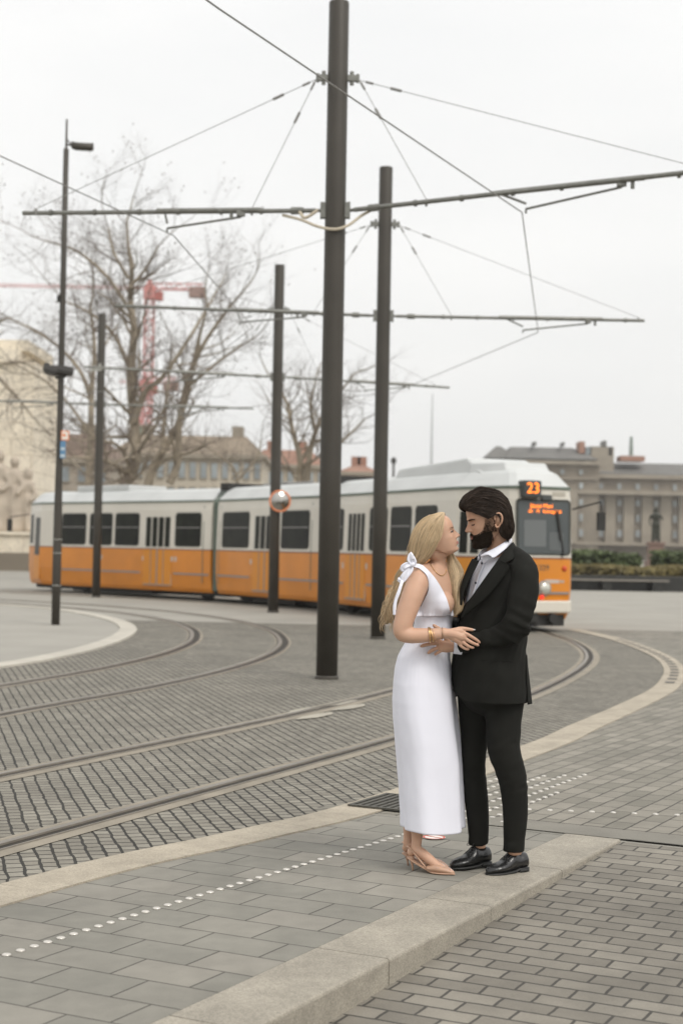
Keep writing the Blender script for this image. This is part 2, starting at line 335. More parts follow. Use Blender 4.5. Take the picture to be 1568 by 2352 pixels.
# ================================================================ STUDS, GRATE, FLOOR SIGN
stud_m = mat('polished_stud', (.58, .55, .50), .3, .5)
def dome(r=.0175, h=.0055):
    mb = MB(); rs = []
    for k in range(5):
        t = k/4*PI/2; rr_ = r*math.cos(t)+(.0002 if k == 4 else 0); rs.append([(rr_*math.cos(2*PI*i/16), rr_*math.sin(2*PI*i/16), h*math.sin(t)) for i in range(16)])
    mb.rings([[(r*math.cos(2*PI*i/16), r*math.sin(2*PI*i/16), -.003) for i in range(16)]]+rs); return mb
st0 = None
def stud(x, y, label, group):
    global st0
    if st0 is None: st0 = dome().build('tactile_stud', stud_m, smooth=True); o = st0
    else: o = st0.copy(); COL.objects.link(o)
    o.location = (x, y, .007); tag(o, label, 'paving stud', group); return o
P0, P1 = np.array(gr(15, 2197)), np.array(gr(930, 1919)); mid = np.array(gr(*[(0+860*.829)*.6272, (2900+470*.829)*.6272]))
rowc = spline([P0+(P0-mid)*.9, P0, mid, P1, P1+(P1-mid)*.35], 20); rowc = resample(rowc, 400)
Lr = np.r_[0, np.cumsum(np.linalg.norm(np.diff(rowc, axis=0), axis=1))]; t = .0
while t < Lr[-1]:
    stud(np.interp(t, Lr, rowc[:, 0]), np.interp(t, Lr, rowc[:, 1]), 'shiny round metal stud in the long line across the platform paving', 'line of studs along the platform'); t += .0755
Q0 = np.array(gr(1118, 1858)); Q1 = np.array(gr(1568, 1875)); dq = (Q1-Q0)/np.linalg.norm(Q1-Q0); t = 0
while t < np.linalg.norm(Q1-Q0)+.5:
    q = Q0+dq*t; stud(q[0], q[1], 'round metal stud in the line running off to the right behind the couple', 'line of studs to the right'); t += .1225
# patch behind the man, bounded on the right by a slanting edge
def inside(q, P):
    r = False
    for i in range(len(P)):
        a, b = P[i-1], P[i]
        if (a[1] > q[1]) != (b[1] > q[1]) and q[0] < (b[0]-a[0])*(q[1]-a[1])/(b[1]-a[1])+a[0]: r = not r
    return r
PP = [gr(*p) for p in ((1030, 1786), (1348, 1781), (1165, 1893), (1030, 1893))]
for i in range(-4, 22):
    for j in range(-12, 14):
        q = np.array(gr(1130, 1880))+KD*i*.108+KN*j*.108
        if inside(q, PP): stud(q[0], q[1], 'round metal stud in the dense patch of studs behind the couple', 'patch of studs behind the couple')
# drain grate left of the dress
iron = mat('cast_iron', (.10, .095, .08), .6, .6, var=.2, vscale=20, bump=.4)
ge = empty('drain_grate', (*gr(926, 1851), .014), KANG); tag(ge, 'slotted iron drain grate between the granite band and the hem of the white dress', 'drain grate')
mb = MB(); mb.box(-.26, .26, -.24, -.215, 0, .01); mb.box(-.26, .26, .215, .24, 0, .01); mb.box(-.26, -.235, -.215, .215, 0, .01); mb.box(.235, .26, -.215, .215, 0, .01); mb.build('frame', iron, ge)
for k in range(9): m2 = MB(); y0 = -.205+k*.047; m2.box(-.233, .233, y0, y0+.024, .0, .009); m2.build('bar', iron, ge)
m3 = MB(); m3.add([(-.233, -.213, .002), (.233, -.213, .002), (.233, .213, .002), (-.233, .213, .002)], [(0, 1, 2, 3)]); m3.build('gutter', slot, ge)
# round no smoking sticker on the paving
se = empty('floor_sticker', (*gr(996, 1927), .010), 0); tag(se, 'round white sticker with a red ring and slanting bar on the paving behind her shoes', 'floor sticker')
def disc(r0, r1, z, m, nm, par, n=40):
    mb = MB(); v = [(r1*math.cos(2*PI*i/n), r1*math.sin(2*PI*i/n), z) for i in range(n)]
    if r0 <= 0: mb.add(v, [tuple(range(n))])
    else: mb.add(v+[(r0*math.cos(2*PI*i/n), r0*math.sin(2*PI*i/n), z) for i in range(n)], [(i, (i+1) % n, n+(i+1) % n, n+i) for i in range(n)])
    return mb.build(nm, m, par)
wh = mat('sticker_white', (.72, .68, .63), .6); rd = mat('sticker_red', (.55, .10, .07), .6)
disc(0, .062, 0, wh, 'face', se); disc(.050, .060, .0012, rd, 'ring', se)
mb = MB(); mb.box(-.050, .050, -.004, .004, .0013, .0018, Matrix.Rotation(R(-40), 4, 'Z')); mb.build('slash', rd, se)
# ================================================================ POLES AND OVERHEAD LINE
pole_m = mat('dark_grey_paint', (.052, .046, .037), .5, .1, var=.12, vscale=2.5, bump=.15, bscale=25, spec=.4)
galv = mat('galvanised', (.20, .20, .18), .5, .5, var=.15, vscale=12)
wire_m = mat('grey_wire', (.24, .235, .22), .6, .2)
beige_c = mat('beige_cable', (.50, .44, .34), .7)
def pole(px, py, r, H, label, arms=None, stay=True, name='overhead_line_pole'):
    x, y = gr(px, py); e = empty(name, (x, y, 0)); tag(e, label, 'pole', 'dark tubular poles beside the tram tracks')
    mb = MB(); n = 32; mb.rings([[(r_*math.cos(2*PI*i/n), r_*math.sin(2*PI*i/n), z) for i in range(n)] for r_, z in ((r*1.0, -.02), (r, 2.6), (r*.97, 5.4), (r*.94, H-.015), (r*.90, H))])
    mb.build('shaft', pole_m, e, smooth=True)
    bevel_ = None
    col = MB(); col.rings([[(rr*math.cos(2*PI*i/n), rr*math.sin(2*PI*i/n), z) for i in range(n)] for rr, z in ((r*1.12, .0), (r*1.12, .03), (r*1.01, .045))], capa=False); col.build('base_collar', pole_m, e, smooth=False)
    sc = .25/2
    if arms:
        L0, L1, dyl, dyr, zl, zr = arms     # reach left and right, depth change, end heights
        zA = 5.47; zS = 7.03
        for nm, Lx, dy, ze, sg in (('cantilever_arm', L0, dyl, zl, -1), ('cantilever_arm', L1, dyr, zr, 1)):
            d = Vector((sg*Lx, dy, ze-zA)); u = d.normalized(); a = Vector((sg*r*.9, 0, zA)); b = Vector((sg*Lx, dy, ze))
            m_ = MB(); m_.cyl(a+u*.12, b, .028, n=10)
            for t in (.07, .2, .33, .47, .6, .75, .9): m_.cyl(a+u*(Lx*t), a+u*(Lx*t+.035), .04, n=8)
            ar = m_.build(nm, galv, e, smooth=False)
            k = MB(); k.cyl(a-u*.01, a+u*.42, .022, n=8); k.box(-.03, .03, -.05, .05, -.09, .09, Matrix.Translation(a+u*.03)); k.cyl(a+u*.05+Vector((0, 0, -.1)), a+u*.05+Vector((0, 0, .1)), .016, n=8); k.cyl(a+u*.30, a+u*.42, .045, n=8)
            k.build('insulator', galv, ar)
            # steady arm under the cantilever and its dropper
            p0 = a+u*(Lx*(.76 if sg > 0 else .27)); p1 = a+u*(Lx*(.44 if sg > 0 else .52)); h = p0+Vector((0, 0, -.07)); w_ = a+u*(Lx*.51)+Vector((0, 0, -.20))
            q = MB(); q.cyl(p0+Vector((0, 0, .02)), h, .022, n=6); q.cyl(p0+u*.12, p0+u*.12+Vector((0, 0, -.1)), .022, n=6); q.cyl(h, w_, .014, n=6); q.cyl(w_, w_+Vector((0, 0, -.05)), .012, n=6)
            q.cyl(p1-u*.1*sg+Vector((0, 0, .01)), p0+u*.25*sg+Vector((0, 0, .01)), .034, n=8)
            q.box(-.05, .05, -.03, .03, -.06, .02, Matrix.Translation(p0)); q.cyl(p1+Vector((0, 0, .0)), w_+Vector((0, 0, .06)), .014, n=6)
            q.build('steady_arm', galv, ar)
            if stay:
                s0 = Vector((sg*(r+.13), 0, zS-.02)); far = a+u*(Lx*.955)+Vector((0, 0, .05)); nr = a+u*(Lx*.235)+Vector((0, 0, .03))
                for tgt in (far, nr):
                    v_ = (tgt-s0); q = MB(); q.cyl(s0, tgt, .0045, n=5); q.cyl(s0+v_*.02, s0+v_*.02+v_.normalized()*.10, .014, n=6); q.cyl(s0+v_.normalized()*.42, s0+v_.normalized()*.56, .017, n=6); q.cyl(tgt, tgt-Vector((0, 0, .08)), .016, n=6); q.build('stay_wire', wire_m, e)
                q = MB(); q.box(-.02, .12, -.03, .03, -.035, .035, Matrix.Translation((sg*r*.9, 0, zS))@Matrix.Rotation(0 if sg > 0 else PI, 4, 'Z')); q.cyl((sg*(r+.04), 0, zS-.08), (sg*(r+.04), 0, zS+.08), .024, n=8); q.cyl((sg*(r+.11), 0, zS-.05), (sg*(r+.11), 0, zS+.05), .02, n=8); q.build('stay_bracket', galv, e)
    return e
p1_ = pole(750, 1560, .125, 7.93, 'thickest dark pole, its foot nearest the camera and its top beyond the picture', (3.85, 4.3, .98, -1.85, 5.58, 5.62))
q = MB(); pts = [(-.62, .16, 5.44), (-.4, .02, 5.36), (-.2, -.10, 5.26), (0, -.15, 5.22), (.16, -.12, 5.28), (.3, -.06, 5.40), (.45, -.05, 5.49)]
q.tube(spline(pts, 5), .017, n=6); q.build('jumper_cable', beige_c, p1_)
q = MB(); q.tube(spline([(-.42, .05, 5.46), (-.35, 0, 5.38), (-.2, -.02, 5.47)], 4), .02, n=6); q.build('cable_clamp', beige_c, p1_)
p2_ = pole(867, 1468, .120, 8.0, 'dark pole just left of the woman and right of the thick near pole', (4.55, 4.45, .0, .2, 5.56, 5.50))
q = MB(); q.cyl((0, 0, 3.15), (0, 0, 3.18), .118, n=24); q.build('strap', mat('pale_strap', (.4, .4, .36), .6), p2_)
p3_ = pole(627, 1407, .122, 8.08, 'dark pole carrying the round traffic mirror in front of the middle of the tram', (4.3, 4.1, -1.1, 1.7, 5.5, 5.47))
p4_ = pole(221, 1372, .115, 8.05, 'dark pole at the left, in front of the tail section of the tram', (4.6, 4.3, -.6, .8, 5.5, 5.5), stay=False)
q = MB(); q.cyl((-.3, -.05, 6.42), (.12, -.12, 6.47), .03, n=6); q.cyl((-.02, -.1, 6.4), (-.02, -.1, 6.62), .03, n=6); q.build('cable_clamp', mat('pale_strap', (.4, .4, .36), .6), p4_)
# contact wires
def wire(pts, label, r=.007):
    mb = MB(); mb.tube([Vector(p) for p in pts], r, n=6); tag(mb.build('contact_wire', wire_m), label, 'overhead wire', 'tram contact wires')
wire([(-7.2, -4, 5.35), (-.93, 11.0, 5.33), (1.93, 17.2, 5.27), (3.28, 26.5, 5.25), (1.2, 37.2, 5.25), (-5.2, 45.0, 5.25), (-17, 50.5, 5.25)], 'contact wire above the near track, passing in front of the top of the thick pole')
wire([(-8.5, 4.0, 5.35), (-3.45, 15.4, 5.35), (-2.05, 18.5, 5.20), (-1.55, 26.3, 5.22), (-3.6, 35.4, 5.25), (-9.0, 42.0, 5.25), (-20, 46, 5.25)], 'contact wire above the far track, crossing behind the street lamp at the left')
# ================================================================ STREET LAMP, SIGNS, MIRROR
x, y = gr(128, 1436); e = empty('street_lamp', (x, y, 0)); tag(e, 'slim dark street lamp with one flat lamp head and small signs at the left', 'street lamp')
mb = MB(); mb.rings([[(r_*math.cos(2*PI*i/20), r_*math.sin(2*PI*i/20), z) for i in range(20)] for r_, z in ((.078, 0), (.082, 1.2), (.078, 2.0), (.060, 3.15), (.056, 6.2), (.050, 8.86), (.022, 8.88), (.018, 9.42))]); mb.build('post', pole_m, e, smooth=True)
for z in (.73, 1.33, 1.58): m2 = MB(); m2.cyl((0, 0, z), (0, 0, z+.012), .086, n=20); m2.build('ring', mat('pale_strap', (.4, .4, .36), .6), e)
m2 = MB(); m2.cyl((0, 0, 8.95), (.12, -.02, 8.92), .018, n=8); m2.cyl((.0, 0, 9.05), (.14, -.02, 8.9), .014, n=6)
prof = [(.10, .03, 0), (.16, .07, -.02), (.26, .10, -.03), (.38, .105, -.035), (.46, .09, -.035), (.505, .05, -.03)]
m2.rings([[(px_, wd*math.cos(t), 8.95+zz+ht*math.sin(t)-.03) for t in [2*PI*k/14 for k in range(14)] for ht in [.095 if math.sin(t) > 0 else .05]] for px_, wd, zz in prof])
m2.build('lamp_head', pole_m, e, smooth=True)
m2 = MB(); m2.rings([[(.16+.3*k, wd*math.cos(t) , 8.852) for t in [2*PI*k2/12 for k2 in range(12)]] for k, wd in ((0, .05), (.5, .075), (.95, .06))]); m2.build('diffuser', mat('lamp_glass', (.35, .35, .33), .3), bpy.data.objects['lamp_head'])
# floodlights half way up
fe = MB()
for sx_, tilt in ((-.16, 14), (.10, 8)):
    M_ = Matrix.Translation((sx_, -.06, 4.72))@Matrix.Rotation(R(tilt), 4, 'Y')@Matrix.Rotation(R(-12), 4, 'X'); fe.box(-.15, .13, -.10, .10, -.05, .06, M_); fe.box(-.13, .10, -.085, .085, -.085, -.05, M_)
fe.cyl((-.1, -.03, 4.58), (.1, -.03, 4.62), .03, n=8); fe.cyl((-.2, 0, 4.8), (.12, -.05, 4.78), .028, n=8); fe.box(-.32, -.22, -.05, .06, 4.76, 4.86); bevel(fe.build('floodlight', mat('black_housing', (.035, .032, .028), .5), e), .015)
m2 = MB(); m2.box(-.10, -.055, -.05, .05, 6.0, 6.12); m2.build('junction_box', mat('black_housing', (.035, .032, .028), .5), e)
# small square orange bordered sign and blue and white plates below
sg = empty('information_sign', (x, y, 0)); tag(sg, 'small square sign with an orange border above narrow blue plates, fixed to the street lamp', 'sign')
org = mat('orange_border', (.72, .24, .10), .5); wht = mat('sign_white', (.72, .70, .64), .5); blu = mat('sign_blue', (.10, .22, .36), .5)
m2 = MB(); m2.box(.04, .19, -.095, -.085, 3.42, 3.60); bevel(m2.build('plate', org, sg), .006); m2 = MB(); m2.box(.06, .17, -.098, -.0955, 3.44, 3.58); m2.build('face', wht, sg)
m2 = MB(); m2.box(.07, .13, -.0985, -.0983, 3.49, 3.54); m2.build('symbol', org, bpy.data.objects['face.001'] if 'face.001' in bpy.data.objects else sg)
m2 = MB(); m2.box(.03, .13, -.095, -.085, 3.09, 3.41); m2.build('strip_plate', blu, sg)
for zz_ in (3.11, 3.24): m2 = MB(); m2.box(.04, .12, -.098, -.0955, zz_, zz_+.05); m2.build('strip_label', mat('pale_label', (.45, .52, .56), .5), sg)
# traffic mirror on pole 3
x3, y3 = gr(627, 1407); c = at(643, 1151, y3-.16); me_ = empty('traffic_mirror', tuple(c), R(12)); tag(me_, 'round convex traffic mirror with an orange rim fixed to the dark pole', 'traffic mirror')
m2 = MB(); Rm = .225; rs = []
for k in range(7):
    rr_ = Rm*k/6+.0005; rs.append([(rr_*math.cos(2*PI*i/32), -.07*(1-(rr_/Rm)**2), rr_*math.sin(2*PI*i/32)) for i in range(32)])
m2.rings(rs, capb=False); m2.build('mirror', mat('mirror_glass', (.40, .38, .35), .05, 1.0), me_, smooth=True)
m2 = MB(); m2.tube([(Rm*1.05*math.cos(2*PI*i/36), 0, Rm*1.05*math.sin(2*PI*i/36)) for i in range(37)], .02, n=8, caps=False); m2.build('rim', org, me_, smooth=True)
m2 = MB(); m2.cyl((0, .02, 0), (-.12, .12, 0), .02, n=8); m2.cyl((-.1, .10, -.1), (-.1, .10, .1), .03, n=8); m2.rings([[(r_*math.cos(2*PI*i/24), yy, r_*math.sin(2*PI*i/24)) for i in range(24)] for r_, yy in ((.22, .012), (.15, .04), (.001, .05))]); m2.build('bracket', pole_m, me_)
# ================================================================ TRAM
tram = empty('tram', (0, 38, 0)); tag(tram, 'orange and cream three section tram curving across the square behind the couple', 'tram')
TM = dict(orange=mat('tram_orange', (.60, .205, .008), .38, var=.10, vscale=1.1, coat=.25), cream=mat('tram_cream', (.60, .565, .49), .4, var=.04, vscale=1.5, coat=.2), roof=mat('tram_roof', (.50, .51, .50), .55, var=.07, vscale=1.2),
          green=mat('gutter_green', (.10, .13, .10), .5), grey=mat('trim_grey', (.24, .23, .22), .45), brown=mat('belt_brown', (.24, .085, .03), .5), glass=mat('dark_glass', (.012, .013, .009), .3, var=.5, vscale=2.5, spec=.12), rubber=mat('window_rubber', (.03, .032, .026), .6), under=mat('underframe', (.025, .024, .022), .8),
          led=mat('led_orange', (1.0, .22, .02), .5, emit=2.2), darkgrey=mat('sign_case', (.04, .045, .042), .5), red=mat('red_lamp', (.8, .04, .02), .4, emit=.9), amber=mat('amber_lens', (.55, .06, .01), .3), seat=mat('seat_grey', (.10, .10, .095), .7), door=mat('door_orange', (.60, .225, .010), .45), white=mat('bumper_cream', (.62, .58, .50), .45), wind=mat('windscreen', (.045, .055, .055), .08, spec=.7), curtain=mat('interior_panel', (.13, .14, .14), .6))
def frame2(a, b):      # matrix with x along a->b on the ground, y to the left, origin at a
    a = Vector((a[0], a[1], 0)); b = Vector((b[0], b[1], 0)); u = (b-a).normalized(); v = Vector((-u.y, u.x, 0))
    return Matrix(((u.x, v.x, 0, a.x), (u.y, v.y, 0, a.y), (0, 0, 1, 0), (0, 0, 0, 1))), (b-a).length
def part(mb, M, name, m, par=tram, smooth=False):
    v = [tuple(M@Vector(p)-Vector(tram.location)) for p in mb.v]; mb.v = v; return mb.build(name, m, par, smooth)
HW = 1.15; ZB = 1.41; ZG = 2.76
def section(M, L, nose0, nose1, side, items, label):
    """M: local frame (x along, y left). side=-1 means the seen side is at y=-HW. items are pixel spans on the seen side."""
    # plan outline: nose tapers
    def plan(ins):
        h = HW-ins; pts = []
        if nose0: pts += [(0+ins, -.58+ins*.5), (.12+ins, -.68+ins*.5), (1.45, -h)]
        else: pts += [(0, -h)]
        if nose1: pts += [(L-1.45, -h), (L-.12-ins, -.68+ins*.5), (L-ins, -.58+ins*.5)]
        else: pts += [(L, -h)]
        q = pts[::-1]; return pts+[(x_, -y_) for x_, y_ in q]
    def shell(levels): 
        mb = MB(); mb.rings([[(x_, y_, z) for x_, y_ in plan(ins)] for z, ins in levels]); return mb
    lower = part(shell([(.24, .10), (.34, .05), (.78, .0), (ZB-.03, .0)]), M, 'lower_body', TM['orange'])
    part(shell([(ZB-.03, .004), (ZB+.005, .004)]), M, 'belt_strip', TM['brown'])
    upper = part(shell([(ZB+.005, .0), (2.5, .03), (ZG-.05, .055)]), M, 'upper_body', TM['cream'])
    part(shell([(ZG-.05, .03), (ZG, .03)]), M, 'gutter', TM['green'])
    roof = part(shell([(ZG, .06), (2.86, .16), (3.02, .32), (3.10, .50)]), M, 'roof', TM['roof'])
    part((lambda mb: (mb.box(.6, L-.6, -.7, .7, .12, .26), mb.box(L*.3, L*.7, -.9, .9, .1, .24), mb)[-1])(MB()), M, 'underframe', TM['under'])
    return lower, upper, roof
Minv_cache = {}
def side_x(px, M, y):      # where the ray at image column px meets the vertical side plane
    d = ray(px, 1255.0); o = Vector((0, 0, CAM_H)); Mi = M.inverted(); o2 = Mi@o; d2 = Mi.to_3x3()@Vector(d); t = (y-o2.y)/d2.y; return (o2+d2*t).x
def yskin(z): return HW-(0 if z < ZB else (z-ZB)*.0275 if z < 2.5 else .03+(z-2.5)*.12)
def panel(mb, x0, x1, z0, z1, sgn, out, th=.02, rad=.08, skin=yskin):
    # rounded rectangle plate standing out from the side
    n = 4; pts = []
    for cx, cz, a0 in ((x1-rad, z1-rad, 0), (x0+rad, z1-rad, 90), (x0+rad, z0+rad, 180), (x1-rad, z0+rad, 270)):
        for k in range(n+1): t = R(a0+90*k/n); pts.append((cx+rad*math.cos(t), cz+rad*math.sin(t)))
    r0 = [(px_, sgn*(skin(pz)+out), pz) for px_, pz in pts]; r1 = [(px_, sgn*(skin(pz)+out-th), pz) for px_, pz in pts]
    mb.rings([r0, r1] if sgn < 0 else [r1, r0]); return mb
def window(M, x0, x1, sgn, z0=1.475, z1=2.42):
    mb = MB(); panel(mb, x0, x1, z0, z1, sgn, .006, .02, .10); f = part(mb, M, 'window', TM['rubber'])
    mb = MB(); panel(mb, x0+.03, x1-.03, z0+.03, z1-.03, sgn, .010, .006, .08); part(mb, M, 'pane', TM['glass'], f)
    zz_ = z0+(z1-z0)*.56; mb = MB(); mb.box(x0+.05, x1-.05, min(sgn*(yskin(zz_)+.008), sgn*(yskin(zz_)+.016)), max(sgn*(yskin(zz_)+.008), sgn*(yskin(zz_)+.016)), zz_-.012, zz_+.012); part(mb, M, 'rail_bar', TM['grey'], f)
    return f
def door(M, x0, x1, sgn, leaves=4):
    mb = MB(); panel(mb, x0-.05, x1+.05, .36, 2.47, sgn, .004, .03, .03); f = part(mb, M, 'door', TM['cream'])
    mb = MB(); panel(mb, x0-.05, x1+.05, .36, ZB-.03, sgn, .008, .006, .01); part(mb, M, 'door_panel', TM['door'], f)
    w_ = (x1-x0)/leaves
    for k in range(leaves):
        mb = MB(); panel(mb, x0+k*w_+.032, x0+(k+1)*w_-.032, 1.46, 2.30, sgn, .008, .008, .03); part(mb, M, 'door_window', TM['glass'], f)
    mb = MB()
    for k in range(1, leaves):
        xx = x0+k*w_; wd = .022 if k == leaves//2 else .010; a_, b_ = sorted((sgn*(HW+.006), sgn*(HW+.018))); mb.box(xx-wd, xx+wd, a_, b_, .38, ZB+.02)
    a_, b_ = sorted((sgn*(HW-.01), sgn*(HW+.03))); mb.box(x0-.03, x1+.03, a_, b_, .38, .41)
    part(mb, M, 'door_edge', TM['grey'], f)
    return f
def stripe(M, x0, x1, sgn, z=.73):
    a_, b_ = sorted((sgn*(HW-.01), sgn*(HW+.008))); mb = MB(); mb.box(x0, x1, a_, b_, z-.022, z+.022); part(mb, M, 'rub_strip', TM['grey'])
def vline(M, x0, sgn, z0=.5, z1=2.6):
    mb = MB(); mb.add([(x0-.016, sgn*(yskin(z)+.006), z) for z in (z0, ZB, z1)]+[(x0+.016, sgn*(yskin(z)+.006), z) for z in (z0, ZB, z1)], [(0, 3, 4, 1), (1, 4, 5, 2)] if sgn < 0 else [(0, 1, 4, 3), (1, 2, 5, 4)]); part(mb, M, 'panel_gap', TM['green'])
# seen side points
def near_pt(px, Y):
    p = at(px, 1255, Y); return np.array([p.x, p.y])
sJ2a, sJ2b = near_pt(737, 36.9), near_pt(750, 36.5); sJ1a, sJ1b = near_pt(484, 42.3), near_pt(497, 42.0)
tail = np.array([-9.75, 48.9]); front = np.array([3.82, 29.55])
# section C: centre line from its rear to the nose; seen side on the left of the picture
def cline(sa, sb):      # given two points on the seen side (left end, right end) shift to the centre line
    d = (sb-sa)/np.linalg.norm(sb-sa); n_ = np.array([-d[1], d[0]]); return sa+n_*HW, sb+n_*HW
cA0, cA1 = cline(near_pt(100, 48.2), sJ1a); dA = (cA1-cA0)/np.linalg.norm(cA1-cA0); cA0 = cA1-dA*9.8
cB0, cB1 = cline(sJ1b, sJ2a)
dC = (front-np.array([.72, 37.0])); dC /= np.linalg.norm(dC); nC = np.array([-dC[1], dC[0]])
cC0 = sJ2b+nC*HW; cC1 = front; cC0 = cC0
MA, LA = frame2(cA0, cA1); MB_, LB = frame2(cB0, cB1); MC, LC = frame2(cC0, cC1)
section(MA, LA, True, False, -1, None, ''); section(MB_, LB, False, False, -1, None, ''); section(MC, LC, False, True, -1, None, '')
for px0, px1 in ((141, 197), (205, 257), (263, 319), (401, 461)):
    window(MA, side_x(px0, MA, -HW), side_x(px1, MA, -HW), -1)
xd = side_x(333, MA, -HW), side_x(391, MA, -HW); door(MA, xd[0], xd[1], -1)
for px0, px1 in ((140, 322), (400, 480)): stripe(MA, side_x(px0, MA, -HW), side_x(px1, MA, -HW), -1)
vline(MA, side_x(466, MA, -HW), -1)
for px0, px1 in ((509, 571), (644, 709)): window(MB_, side_x(px0, MB_, -HW), side_x(px1, MB_, -HW), -1)
door(MB_, side_x(583, MB_, -HW), side_x(635, MB_, -HW), -1)
for px0, px1 in ((500, 573), (642, 733)): stripe(MB_, side_x(px0, MB_, -HW), side_x(px1, MB_, -HW), -1)
vline(MB_, side_x(503, MB_, -HW), -1); vline(MB_, side_x(714, MB_, -HW), -1)
for px0, px1 in ((757, 787), (846, 887), (894, 942), (950, 1001)): window(MC, side_x(px0, MC, -HW), side_x(px1, MC, -HW), -1)
door(MC, side_x(797, MC, -HW), side_x(836, MC, -HW), -1)
for px0, px1 in ((752, 788), (842, 1000)): stripe(MC, side_x(px0, MC, -HW), side_x(px1, MC, -HW), -1)
# far side windows and doors (seen only from elsewhere)
for M_, L_2, spans in ((MA, LA, ((1.7, 2.7), (2.9, 3.9), (4.1, 5.1), (6.9, 8.1))), (MB_, LB, ((.4, 1.6), (1.9, 3.0), (3.9, 5.0))), (MC, LC, ((.4, 1.4), (2.7, 3.7), (3.9, 5.0)))):
    for a_, b_ in spans: window(M_, a_, min(b_, L_2-.2), 1)
# emblems and small notices on the side: pale round and square stickers by the doors
stk = mat('sticker_pale', (.50, .42, .36), .6)
for M_, pxs in ((MA, (234/1, 498*.0+322+8, 396, 404)), (MB_, (577, 584)), (MC, (788, 842))):
    for px in pxs:
        x_ = side_x(px, M_, -HW); mb = MB(); panel(mb, x_-.05, x_+.05, 1.06, 1.20, -1, .006, .004, .03); part(mb, M_, 'notice', stk)
# articulation bellows
for (Ma, La, Mb2) in ((MA, LA, MB_), (MB_, LB, MC)):
    a0 = Ma@Vector((La, 0, 0)); b0 = Mb2@Vector((0, 0, 0)); mb = MB(); K = 5
    for k in range(K+1):
        t = k/K; c_ = a0.lerp(b0, t); va = (Ma.to_3x3()@Vector((0, 1, 0))).lerp(Mb2.to_3x3()@Vector((0, 1, 0)), t).normalized(); ins = .06 if k % 2 else .12
        mb_r = [c_+va*(sx_*(HW-ins))+Vector((0, 0, z)) for sx_, z in ((-1, .3), (-1, 2.72), (-.7, 3.0), (.7, 3.0), (1, 2.72), (1, .3))]
        if k == 0: rings_ = [mb_r]
        else: rings_.append(mb_r)
    mb.rings(rings_); part(mb, Matrix.Identity(4), 'bellows', TM['green'])
    c_ = a0.lerp(b0, .5); mb = MB(); mb.box(-.18, .18, -.9, .9, 3.02, 3.22, Matrix.Translation(c_)@Matrix.Rotation(math.atan2((Ma.to_3x3()@Vector((1, 0, 0))).y, (Ma.to_3x3()@Vector((1, 0, 0))).x), 4, 'Z')); part(mb, Matrix.Identity(4), 'roof_cable_box', TM['under'])
# bogies with wheels
def bogie(M, x0):
    mb = MB(); mb.box(x0-1.15, x0+1.15, -.88, .88, .22, .42); mb.box(x0-.35, x0+.35, -1.0, 1.0, .15, .36); mb.box(x0-1.2, x0+1.2, -.98, -.9, .16, .38); mb.box(x0-1.2, x0+1.2, .9, .98, .16, .38); b_ = part(mb, M, 'bogie', TM['under'])
    for dx in (-.85, .85):
        for sy in (-.72, .72): mb = MB(); mb.cyl((x0+dx, sy-.06, .335), (x0+dx, sy+.06, .335), .31, n=24); mb.cyl((x0+dx, sy-.12, .335), (x0+dx, sy+.12, .335), .1, n=12); part(mb, M, 'wheel', TM['under'], b_)
bogie(MA, 2.6); bogie(MA, LA+.25); bogie(MC, -.25); bogie(MC, LC-2.45)
# roof equipment
mb = MB(); mb.rings([[(LC-5.2+a_, y_, z) for a_, y_, z in ((0, -.75, 3.02), (4.1, -.75, 3.02), (4.1, .75, 3.02), (0, .75, 3.02))], [(LC-5.2+a_, y_, z) for a_, y_, z in ((.1, -.68, 3.26), (3.3, -.68, 3.36), (3.3, .68, 3.36), (.1, .68, 3.26))]]); bevel(part(mb, MC, 'roof_unit', TM['roof']), .04)
mb = MB(); mb.rings([[(LC-1.25+a_, y_, z) for a_, y_, z in ((-.3, -.85, 2.95), (.72, -.5, 2.95), (.72, .5, 2.95), (-.3, .85, 2.95))], [(LC-1.25+a_, y_, z) for a_, y_, z in ((-.3, -.75, 3.24), (.50, -.45, 3.24), (.50, .45, 3.24), (-.3, .75, 3.24))]]); bevel(part(mb, MC, 'roof_unit', TM['roof']), .03)
mb = MB(); mb.box(LA*.28, LA*.55, -.7, .7, 3.08, 3.26); bevel(part(mb, MA, 'roof_unit', TM['roof']), .03)
# nose of section C, in its own frame: x = LC is the front face
def face_box(x, y0, y1, z0, z1, out=.01, th=.03): 
    mb = MB(); mb.box(x-th, x+out, y0, y1, z0, z1); return mb
XF = LC
mb = MB(); mb.rings([[(x_, y_, z) for x_, y_ in ((XF-.12, -.70), (XF+.02, -.60), (XF+.07, -.50), (XF+.07, .50), (XF+.02, .60), (XF-.12, .70))]+[] for z in (.37, .60)]); bevel(part(mb, MC, 'bumper', TM['white']), .03)
def skinx(z): return XF-(0 if z < ZB else (z-ZB)*.0275 if z < 2.5 else .03+(z-2.5)*.12)
def fpanel(y0, y1, z0, z1, rad, out, m, nm, par=tram, th=.02):
    n = 4; pts = []
    for cy, cz, a0 in ((y1-rad, z1-rad, 0), (y0+rad, z1-rad, 90), (y0+rad, z0+rad, 180), (y1-rad, z0+rad, 270)):
        for k in range(n+1): t = R(a0+90*k/n); pts.append((cy+rad*math.cos(t), cz+rad*math.sin(t)))
    mb = MB(); mb.rings([[(skinx(pz)+out-th, py_, pz) for py_, pz in pts], [(skinx(pz)+out, py_, pz) for py_, pz in pts]]); return part(mb, MC, nm, m, par)
ws = fpanel(-.59, .59, 1.46, 2.52, .08, .012, TM['rubber'], 'windscreen')
fpanel(-.54, .54, 1.49, 2.47, .06, .016, TM['wind'], 'pane', ws)
